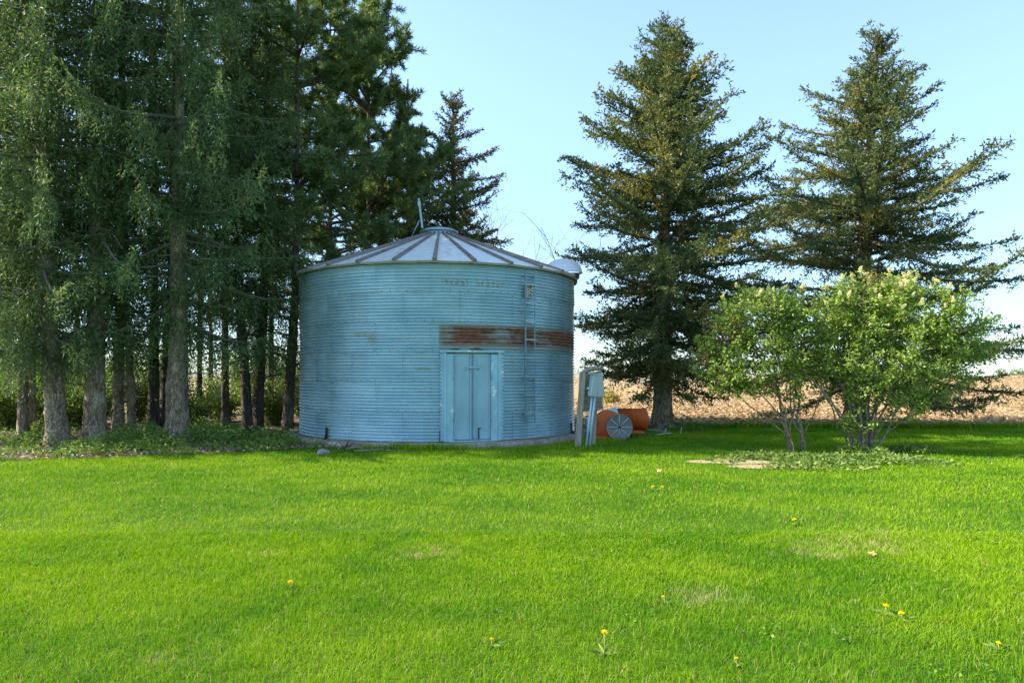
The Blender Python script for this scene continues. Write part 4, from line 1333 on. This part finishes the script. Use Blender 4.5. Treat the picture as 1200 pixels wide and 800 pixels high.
FOREST = [
    # px, depth, r, lean m over 4 m, crown, crown scale, rz, zoff, bark, name, label
    (27, 18.4, .135, .0, cB, lB, .95, 1.0, .3, 'bark', 'spruce_tree', 'slim pale trunked spruce at the left edge, front one of a close pair'),
    (36, 19.3, .14, .0, None, None, 1, 0, 0, 'bark', 'spruce_tree', 'slim darker spruce trunk just behind the slim pale one at the left edge'),
    (68, 16.5, .225, -.30, cA, lA, 1.0, 2.2, -.1, 'bark', 'spruce_tree', 'stout grey spruce with its trunk curving to the left, third trunk from the left edge'),
    (111, 17.2, .25, .03, cA, lA, 1.03, 4.4, .2, 'bark', 'spruce_tree', 'thick straight grey spruce between the left curving one and the thin pale trunk'),
    (138, 19.0, .15, .06, None, None, 1, 0, 0, 'bark', 'spruce_tree', 'medium grey trunk half hidden behind the thin pale leaning trunk'),
    (155, 18.6, .10, -.16, cB, lB, .8, 3.3, 1.2, 'bark', 'spruce_tree', 'thin pale trunk leaning left between the thick straight spruce and the dark pair'),
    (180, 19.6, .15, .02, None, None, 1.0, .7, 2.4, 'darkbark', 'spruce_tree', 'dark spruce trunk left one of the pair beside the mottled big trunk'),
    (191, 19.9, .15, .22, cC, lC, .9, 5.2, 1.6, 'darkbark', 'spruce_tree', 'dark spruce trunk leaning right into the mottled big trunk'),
    (207, 17.4, .27, .05, cA, lA, 1.05, .4, .3, 'bark', 'spruce_tree', 'biggest spruce with a mottled lichen trunk and pale chips at its foot'),
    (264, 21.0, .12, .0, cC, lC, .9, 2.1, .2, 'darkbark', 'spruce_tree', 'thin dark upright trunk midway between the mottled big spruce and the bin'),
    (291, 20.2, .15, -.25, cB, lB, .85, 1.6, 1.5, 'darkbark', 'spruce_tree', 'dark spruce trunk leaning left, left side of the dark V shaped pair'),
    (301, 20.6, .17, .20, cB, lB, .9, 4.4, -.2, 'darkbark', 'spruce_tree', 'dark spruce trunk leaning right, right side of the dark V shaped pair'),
    (337, 20.9, .16, .22, cP, lP, 1.0, 0.6, .3, 'pinebark', 'pine_tree', 'tall pine with its trunk touching the left side of the grain bin'),
    (431, 23.5, .15, .02, cQ, lQ, 1.0, 2.0, 0, 'pinebark', 'pine_tree', 'pine rising behind the left half of the bin roof'),
    (478, 25.5, .13, .0, cQ, lQ, .80, 4.1, .2, 'pinebark', 'pine_tree', 'shorter pine with dark tufts right behind the bin roof cap'),
    (385, 25.0, .15, .05, cP, lP, 1.02, 3.6, -.2, 'pinebark', 'pine_tree', 'pine standing between the bin side pine and the roof, further back'),
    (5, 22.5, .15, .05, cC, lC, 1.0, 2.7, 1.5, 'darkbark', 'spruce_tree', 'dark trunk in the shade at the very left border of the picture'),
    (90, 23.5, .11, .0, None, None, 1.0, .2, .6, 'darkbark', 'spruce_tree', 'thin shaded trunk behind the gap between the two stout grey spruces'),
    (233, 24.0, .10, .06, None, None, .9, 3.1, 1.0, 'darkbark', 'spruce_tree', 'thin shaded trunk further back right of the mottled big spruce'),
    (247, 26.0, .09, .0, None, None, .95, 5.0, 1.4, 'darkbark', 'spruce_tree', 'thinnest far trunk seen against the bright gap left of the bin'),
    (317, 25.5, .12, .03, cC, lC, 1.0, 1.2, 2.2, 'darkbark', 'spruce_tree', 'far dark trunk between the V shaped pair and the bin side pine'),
    (-60, 17.8, .24, .0, cA, lA, 1.02, 1.4, .1, 'bark', 'spruce_tree', 'spruce outside the left border whose boughs reach into the picture'),
]
for i, (px, d, r0, lean, cr, lm, cs, rz, zo, bk, nm, lab) in enumerate(FOREST):
    x = (px - CX) / F * d
    path = [(0, 0, -.2), (lean * .35, 0, 1.5), (lean, 0, 4), (lean * 1.3, 0, 8), (lean * 1.3, 0, 15 * min(cs, 1))]
    t_ = trunk_mesh(300 + i, path, [r0, r0 * .88, r0 * .68, r0 * .4, .02], flare=1.45 if r0 > .2 else 1.3, nseg=26 if r0 > .2 else 18, stubs=int(18 if d < 21 else 10), mat=bk, knots=9 if r0 > .2 else 3)
    make_tree(nm, x, d, lab, cr, lm, t_, group='trees of the wood left of the bin', crown_scale=cs, rz=rz, off=(lean * 1.3, 0, zo))

# understory bushes behind the trunks
def bush_mesh(seed, rx, h, n, mat, ls=(.05, .1)):
    R = np.random.default_rng(seed); lv = Leaves(seed); mb = MB()
    for k in range(26):
        a = R.uniform(0, 6.28); q = R.uniform(.3, 1) * rx
        tip = np.array([q * math.cos(a), q * math.sin(a), R.uniform(.45, 1) * h]); mid = tip * np.array([.4, .4, .55]) + R.normal(size=3) * .06
        mb.tube([(0, 0, -.05), tuple(mid), tuple(tip)], [.016, .011, .005], 4, caps=False)
        m = n // 26; u = R.random(m) ** .6
        P = np.where((u < .5)[:, None], mid * (u * 2)[:, None], mid + (tip - mid) * (u * 2 - 1)[:, None]) + R.normal(size=(m, 3)) * np.array([.17, .17, .13]) * (h / 2)
        P[:, 2] = np.maximum(P[:, 2], .03)
        lv.add(P, norm(R.normal(size=(m, 3))) + np.array([0, 0, -.1]), R.uniform(*ls, m), R.uniform(ls[0] * .6, ls[1] * .6, m))
    return lv.mesh('foliage', M[mat], .15), mb_mesh(mb, 'stems', M['limb'])


b1 = bush_mesh(401, 1.3, 2.5, 6500, 'bushleaf', (.06, .11)); b2 = bush_mesh(402, 1.1, 1.8, 5500, 'bushleaf', (.06, .11))
for (px, d, k, s, lab) in ((8, 21, 1, 1.1, 'leafy bush at the left border behind the slim trunks'), (52, 22.5, 0, 1.1, 'leafy bush between the slim pair and the curving spruce'),
                           (90, 21.0, 1, 1.0, 'leafy bush seen between the two stout grey spruces'), (122, 25.5, 0, 1.0, 'leafy bush behind the thick straight spruce'),
                           (163, 24.0, 0, .95, 'leafy bush behind the thin pale leaning trunk'), (228, 22.0, 1, .8, 'low leafy bush right of the mottled big spruce'),
                           (262, 24.5, 1, .9, 'low leafy bush behind the thin dark upright trunk'), (322, 22.8, 1, .95, 'leafy bush left of the pine beside the bin'),
                           (352, 27, 0, 1.1, 'leafy bush behind the left edge of the bin'), (196, 28, 0, 1.2, 'far leafy bush behind the dark pair of trunks'), (-20, 26, 0, 1.3, 'tall leafy bush beyond the left border'),
                           (30, 29, 0, 1.4, 'far tall leafy bush behind the slim pair'), (75, 31, 0, 1.4, 'far tall leafy bush behind the curving spruce'), (290, 30, 0, 1.2, 'far leafy bush behind the V shaped trunks')):
    B = (b1, b2)[k]
    root = empty('bush', ((px - CX) / F * d, d, 0), lab, 'bush', 'bushes under the left wood', rz=px * .7)
    c_ = link('foliage', B[0], root); s_ = link('stems', B[1], root); c_.scale = s_.scale = (s, s, s)

# low weeds along the wood edge, leaf litter
lv = Leaves(501); R = lv.r
def weed_clump(x, y, n, rad, h):
    a = R.uniform(0, 6.28, n); q = np.sqrt(R.random(n)) * rad
    z = h * R.random(n) ** .8 * (1 - .6 * (q / rad) ** 2)
    P = np.stack([x + q * np.cos(a), y + q * np.sin(a) * .8, z + .02], 1)
    D = np.stack([np.cos(a), np.sin(a), R.normal(size=n) * .35 + .1], 1) + R.normal(size=(n, 3)) * .4
    lv.add(P, D, R.uniform(.045, .095, n), R.uniform(.03, .06, n))
for (px, py, n, rad, h) in ((15, 522, 420, .75, .34), (45, 524, 380, .6, .36), (95, 528, 300, .5, .26), (130, 527, 520, .8, .38), (162, 524, 900, .75, .55), (185, 529, 600, .65, .36),
                            (150, 532, 380, .7, .22), (100, 533, 260, .6, .2), (240, 522, 500, .6, .45), (265, 520, 520, .6, .42), (290, 521, 520, .6, .42), (318, 520, 460, .5, .40), (225, 519, 260, .4, .35),
                            (305, 527, 380, .6, .24), (270, 527, 300, .7, .18), (330, 524, 300, .5, .3), (20, 532, 220, .6, .14), (70, 536, 160, .5, .1), (205, 533, 200, .5, .14), (250, 512, 500, .7, .5), (225, 508, 600, .8, .5), (160, 515, 500, .7, .5), (60, 512, 500, .7, .5)):
    gx, gy = ground_at(px, py); weed_clump(gx, gy, int(n * 1.0), rad, h)
n = 5000; X = R.uniform(-16, -4, n); Y = R.uniform(13.6, 22, n); k = (Y > forest_edge(X)) & (smooth_noise(X, Y, 1.1, 61) > .0)
for (x, y) in zip(X[k][:420], Y[k][:420]): weed_clump(x, y, 16, .16, .16)
o = link('ground_cover', lv.mesh('ground_cover', M['weed'], .2)); tag(o, 'leafy green weeds along the shaded edge of the wood', 'weeds', kind='stuff')
lv = Leaves(502); R = lv.r; n = 12000
X = R.uniform(-18, -3.8, n); Y = forest_edge(X) + np.abs(R.normal(size=n)) * 1.6 - .15
cx_, cy_ = ground_at(212, 524); k = R.random(n) < .5
P = np.stack([X, Y, np.full(n, .03) + .04 * R.random(n)], 1)
m2 = 900; P2 = np.stack([cx_ + R.normal(size=m2) * .55, cy_ + R.normal(size=m2) * .35, .03 + .07 * R.random(m2)], 1); P = np.concatenate([P[k], P2]); n = len(P)
lv.add(P, np.stack([R.normal(size=n), R.normal(size=n), R.normal(size=n) * .2], 1), R.uniform(.04, .13, n), R.uniform(.02, .05, n))
M['litterbits'] = leaf_mat('litter_bits', (.14, .1, .06), (.42, .33, .22), (.55, .47, .36), .1, .1)
o = link('leaf_litter', lv.mesh('leaf_litter', M['litterbits'])); tag(o, 'dead leaves and bark chips under the spruces', 'leaf litter', kind='stuff')

# ================================================================== LILACS
def shrub(seed, name, base, label, stems, blobs, nt_, leaves_per, red=()):
    """stems: pixel base -> pixel tip; blobs: pixel ellipses filled with leafy twigs"""
    R = np.random.default_rng(seed); Y0 = base[1]; k = Y0 / F
    root = empty(name, (base[0], base[1], 0), label, 'shrub')
    o0 = np.array([base[0], base[1], 0.0]); st = MB(); tw = MB(); pts = []; lv = Leaves(seed); red_lv = Leaves(seed + 3)
    for (bx_, by_, tx_, ty_, dy, r0) in stems:
        b = np.array(at(bx_, by_, Y0)); b[2] = -.08; b[1] += R.normal() * .12
        t = np.array(at(tx_, ty_, Y0)); t[1] += dy
        n = 12; s = np.linspace(0, 1, n)[:, None]
        w = np.cumsum(R.normal(size=(n, 3)) * .045, 0) * np.minimum(1, s * 4)
        A = b + (t - b) * (s * np.array([[1, 1, 0]]) ** 1 + np.concatenate([0 * s, 0 * s, s ** .88], 1)) + w
        A[:, :2] += (t - b)[:2] * (s ** 1.3 - s)
        st.tube([tuple(p - o0) for p in A], [r0 * (1 - .72 * i / (n - 1)) for i in range(n)], 7, caps=False)
        for i in range(4, n): pts.append((A[i], r0 * (1 - .72 * i / (n - 1))))
    PT = np.array([p for p, _ in pts])
    area = np.array([b[2] * b[3] for b in blobs]); area = area / area.sum()
    tops = []
    for (bx_, by_, rx, ry, dz), f in zip(blobs, area):
        c = np.array(at(bx_, by_, Y0)); c[1] += dz
        rad = np.array([rx * k, max(.55, (rx + ry) / 2 * k * .9), ry * k])
        for q in range(int(nt_ * f)):
            v = R.normal(size=3); v /= np.linalg.norm(v); e = c + v * rad * (.45 + .62 * R.random() ** .6)
            dd = np.linalg.norm(PT - e, axis=1) + (PT[:, 2] > e[2] + .1) * 2
            j = np.argmin(dd); p0 = PT[j]
            mid = (p0 + e) / 2 + R.normal(size=3) * .07 - np.array([0, 0, .05])
            tw.tube([tuple(p0 - o0), tuple(mid - o0), tuple(e - o0)], [min(.012, pts[j][1]), .007, .003], 4, caps=False)
            L = np.linalg.norm(e - p0); m = int(leaves_per * R.uniform(.6, 1.3))
            u = 1 - R.random(m) ** 1.2 * min(.95, .45 / max(.3, L))
            P = np.where((u < .5)[:, None], p0 + (mid - p0) * (2 * u)[:, None], mid + (e - mid) * (2 * u - 1)[:, None]) + R.normal(size=(m, 3)) * .045
            D = norm(e - p0 + 1e-6)[None].repeat(m, 0) * .5 if False else np.tile((e - p0) / max(L, 1e-6) * .45, (m, 1))
            D = D + norm(R.normal(size=(m, 3))) * .8 + np.array([0, 0, -.05])
            tgt = red_lv if (red and min(((e[0] - at(a, b, Y0).x) / (w_ * k)) ** 2 + ((e[2] - at(a, b, Y0).z) / (h_ * k)) ** 2 for (a, b, w_, h_) in red) < 1 and R.random() < .4) else lv
            tgt.add(P - o0, D, R.uniform(.05, .09, m), R.uniform(.034, .058, m))
            if v[2] > -.1 and R.random() < .9: tops.append((e - o0, v))
    st.add(tw.v, tw.f, 0, True); st.build('stems', M['lilacbark'], root)
    link('foliage', lv.mesh('foliage', M['lilac'], .25), root)
    if red_lv.P: link('young_leaves', red_lv.mesh('young_leaves', M['lilac_red'], .25), root)
    return root, tops, R


def panicle(seed):
    lv = Leaves(seed); r = lv.r; n = 170; z = r.random(n) ** 1.1 * .11
    a = r.uniform(0, 6.28, n); q = (.05 * (1 - z / .14)) * np.sqrt(r.random(n))
    P = np.stack([q * np.cos(a), q * np.sin(a), z], 1)
    lv.add(P, norm(r.normal(size=(n, 3))), r.uniform(.014, .024, n), r.uniform(.01, .016, n)); return lv.mesh('blossom', M['blossom'])


pan = [panicle(k) for k in (1, 2, 3)]


def blossoms(root, tops, R, n):
    tops = sorted(tops, key=lambda q: -(q[0][2] - .45 * q[0][1] + 1.3 * R.random()))[:n]
    for i, (p, v) in enumerate(tops):
        b = link('blossom', pan[i % 3], root); b.location = tuple(p + v * .03); b.rotation_euler = (R.normal() * .6, R.normal() * .6, R.uniform(0, 6)); s = R.uniform(.75, 1.35); b.scale = (s, s, s)


bx_, by_ = ground_at(1010, 530)
root, tops, R = shrub(601, 'lilac_shrub', (bx_, by_), 'large many stemmed lilac with pale cream blossom, right one of the two lilacs',
    [(1002, 530, 965, 400, -.2, .028), (1006, 530, 985, 380, .3, .03), (1008, 530, 1005, 360, -.3, .028), (1010, 531, 1028, 350, .1, .032), (1012, 531, 1060, 345, -.3, .03), (1014, 531, 1085, 355, .4, .03),
     (1016, 530, 1110, 365, -.1, .028), (1018, 530, 1135, 400, .2, .026), (1018, 530, 1100, 430, -.5, .024), (1004, 530, 940, 430, -.5, .024), (1000, 529, 905, 375, -.1, .03), (998, 529, 960, 440, .4, .022),
     (1009, 531, 1045, 400, -.6, .026), (1011, 531, 1040, 420, .6, .024), (1013, 531, 1075, 410, .7, .024), (1006, 531, 1000, 430, -.6, .022), (1020, 530, 1085, 475, -.2, .016), (1015, 530, 1060, 440, -.3, .022)],
    [(1010, 362, 52, 44, .1), (1075, 362, 58, 42, 0), (1128, 378, 42, 42, .1), (1045, 405, 72, 52, -.3), (1098, 425, 52, 42, .2), (985, 415, 42, 46, .1), (1140, 415, 28, 30, 0), (960, 375, 34, 34, 0), (1040, 345, 55, 28, .3), (1010, 455, 30, 22, -.3), (1075, 455, 35, 18, .1), (1000, 488, 22, 16, -.3), (1055, 478, 22, 14, -.2)],
    900, 28, red=((1020, 318, 30, 14), (1030, 330, 20, 14)))
blossoms(root, tops, R, 46)
g = MB()
for q in ([(1078, 482), (1100, 474), (1125, 471), (1135, 472)], [(1100, 474), (1118, 478), (1130, 482)], [(1040, 500), (1060, 490), (1080, 480)]):
    g.tube([tuple(at(a, b, by_) - Vector((bx_, by_, 0))) for a, b in q], [.012 - .0022 * i for i in range(len(q))], 4, caps=False)
g.build('bare_twigs', M['drywood'], root)
bx2, by2 = ground_at(935, 529)
root, tops, R = shrub(611, 'lilac_shrub', (bx2, by2), 'smaller lilac on two slender trunks with reddish young leaves, left one of the two lilacs',
    [(929, 531, 915, 430, .1, .042), (928, 529, 850, 440, -.2, .026), (927, 529, 880, 400, .3, .026), (945, 530, 950, 430, .1, .042), (946, 529, 965, 420, -.2, .02), (944, 529, 925, 390, .3, .024), (926, 528, 835, 425, .3, .018), (926, 529, 905, 385, -.4, .022)],
    [(900, 372, 46, 36, .1), (870, 354, 28, 18, 0), (908, 350, 38, 18, .1), (850, 400, 38, 34, 0), (880, 425, 52, 32, -.2), (935, 395, 38, 46, 0), (828, 418, 18, 28, .1), (922, 445, 38, 24, .1), (868, 372, 26, 22, .2), (845, 445, 30, 20, -.1)],
    560, 27, red=((825, 408, 22, 40), (855, 380, 26, 12)))
blossoms(root, tops, R, 18)

# ground cover round the lilac stems
lv = Leaves(621); R = lv.r
for (px, py, n, rad, h) in ((990, 541, 900, .9, .12), (1040, 540, 700, .8, .1), (940, 541, 600, .7, .13), (880, 538, 420, .5, .14), (905, 539, 420, .5, .14), (970, 547, 600, .9, .07), (1072, 531, 500, .5, .2), (1010, 533, 500, .5, .2),
                            (850, 541, 160, .35, .1), (1090, 545, 240, .5, .08), (930, 549, 180, .5, .06)):
    gx, gy = ground_at(px, py); weed_clump(gx, gy, n, rad, h)
o = link('ground_cover', lv.mesh('ground_cover', M['weed'], .2)); tag(o, 'low green creeping plants around the lilac stems', 'ground cover', kind='stuff')
lv = Leaves(641); R = lv.r
for k in range(90):
    d_ = 3.6 + 8 * R.random() ** 1.2; x_ = R.uniform(-.8, .8) * d_
    if smooth_noise(np.array([x_]), np.array([d_]), 2.2, 71)[0] < .05: continue
    q = int(R.integers(8, 26)); P = np.stack([x_ + R.normal(size=q) * .07, d_ + R.normal(size=q) * .07, R.uniform(.02, .055, q)], 1)
    a_ = R.uniform(0, 6.28, q); lv.add(P, np.stack([np.cos(a_), np.sin(a_), R.uniform(0, .3, q)], 1), R.uniform(.016, .034, q), R.uniform(.014, .026, q))
o = link('lawn_weeds', lv.mesh('lawn_weeds', M['weed'], .15)); tag(o, 'small broad leaved weeds mixed into the near lawn', 'weeds', kind='stuff')
# stray leaves round the spruce trunk foot
lv = Leaves(631); R = lv.r
for (px, py, n, rad, h) in ((795, 503, 300, .45, .5), (812, 505, 160, .5, .2), (742, 513, 150, .6, .12)):
    gx, gy = ground_at(px, py); weed_clump(gx, gy, n, rad, h)
o = link('weed_patch', lv.mesh('weed_patch', M['weed'], .2)); tag(o, 'small weeds growing at the foot of the spruce beside the fan', 'weeds', kind='stuff')

# ================================================================== FAR THINGS
fb = bush_mesh(701, 3.6, 4.6, 2600, 'faroak', (.3, .5))
YF = 150; pF = at(1187, 443, YF); root = empty('far_tree', (pF.x, YF, pF.z - 2.6), 'small round green tree on the field horizon at the right border', 'tree')
link('crown', fb[0], root); link('trunk', fb[1], root)
yb = bush_mesh(702, 1.2, 1.9, 1600, 'yellowbush', (.12, .22)); YF = 58; pF = at(717, 476, YF)
root = empty('yellow_bush', (pF.x, YF, pF.z - .3), 'yellowish bush at the edge of the field seen left of the spruce trunk', 'bush'); link('foliage', yb[0], root); link('stems', yb[1], root)
lv = Leaves(711); R = lv.r; n = 400
X = R.uniform(-330, 82, n); Y = R.uniform(240, 330, n); H = R.uniform(8, 13, n)
for i in range(n):
    z0 = -6.0; m = 34
    lv.add(np.array([[X[i], Y[i], z0]]), np.array([[0, 0, 1.0]]), H[i] * .8, .3)
    P = np.stack([X[i] + R.normal(size=m) * 1.8, Y[i] + R.normal(size=m) * 1.5, z0 + H[i] * R.uniform(.25, .95, m)], 1)
    lv.add(P, np.stack([R.normal(size=m) * .5, R.normal(size=m) * .5, np.abs(R.normal(size=m)) + .4], 1), R.uniform(1.0, 2.4, m), R.uniform(.1, .35, m))
M['farwood'] = leaf_mat('distant_bare_wood', (.26, .27, .26), (.38, .39, .37), (.24, .28, .17), .2, .2)  # distance haze is put into this pale grey, no air is built
o = link('distant_wood', lv.mesh('distant_wood', M['farwood'])); tag(o, 'bare wood along the far edge of the field, haze put into its pale colour', 'wood', kind='stuff')
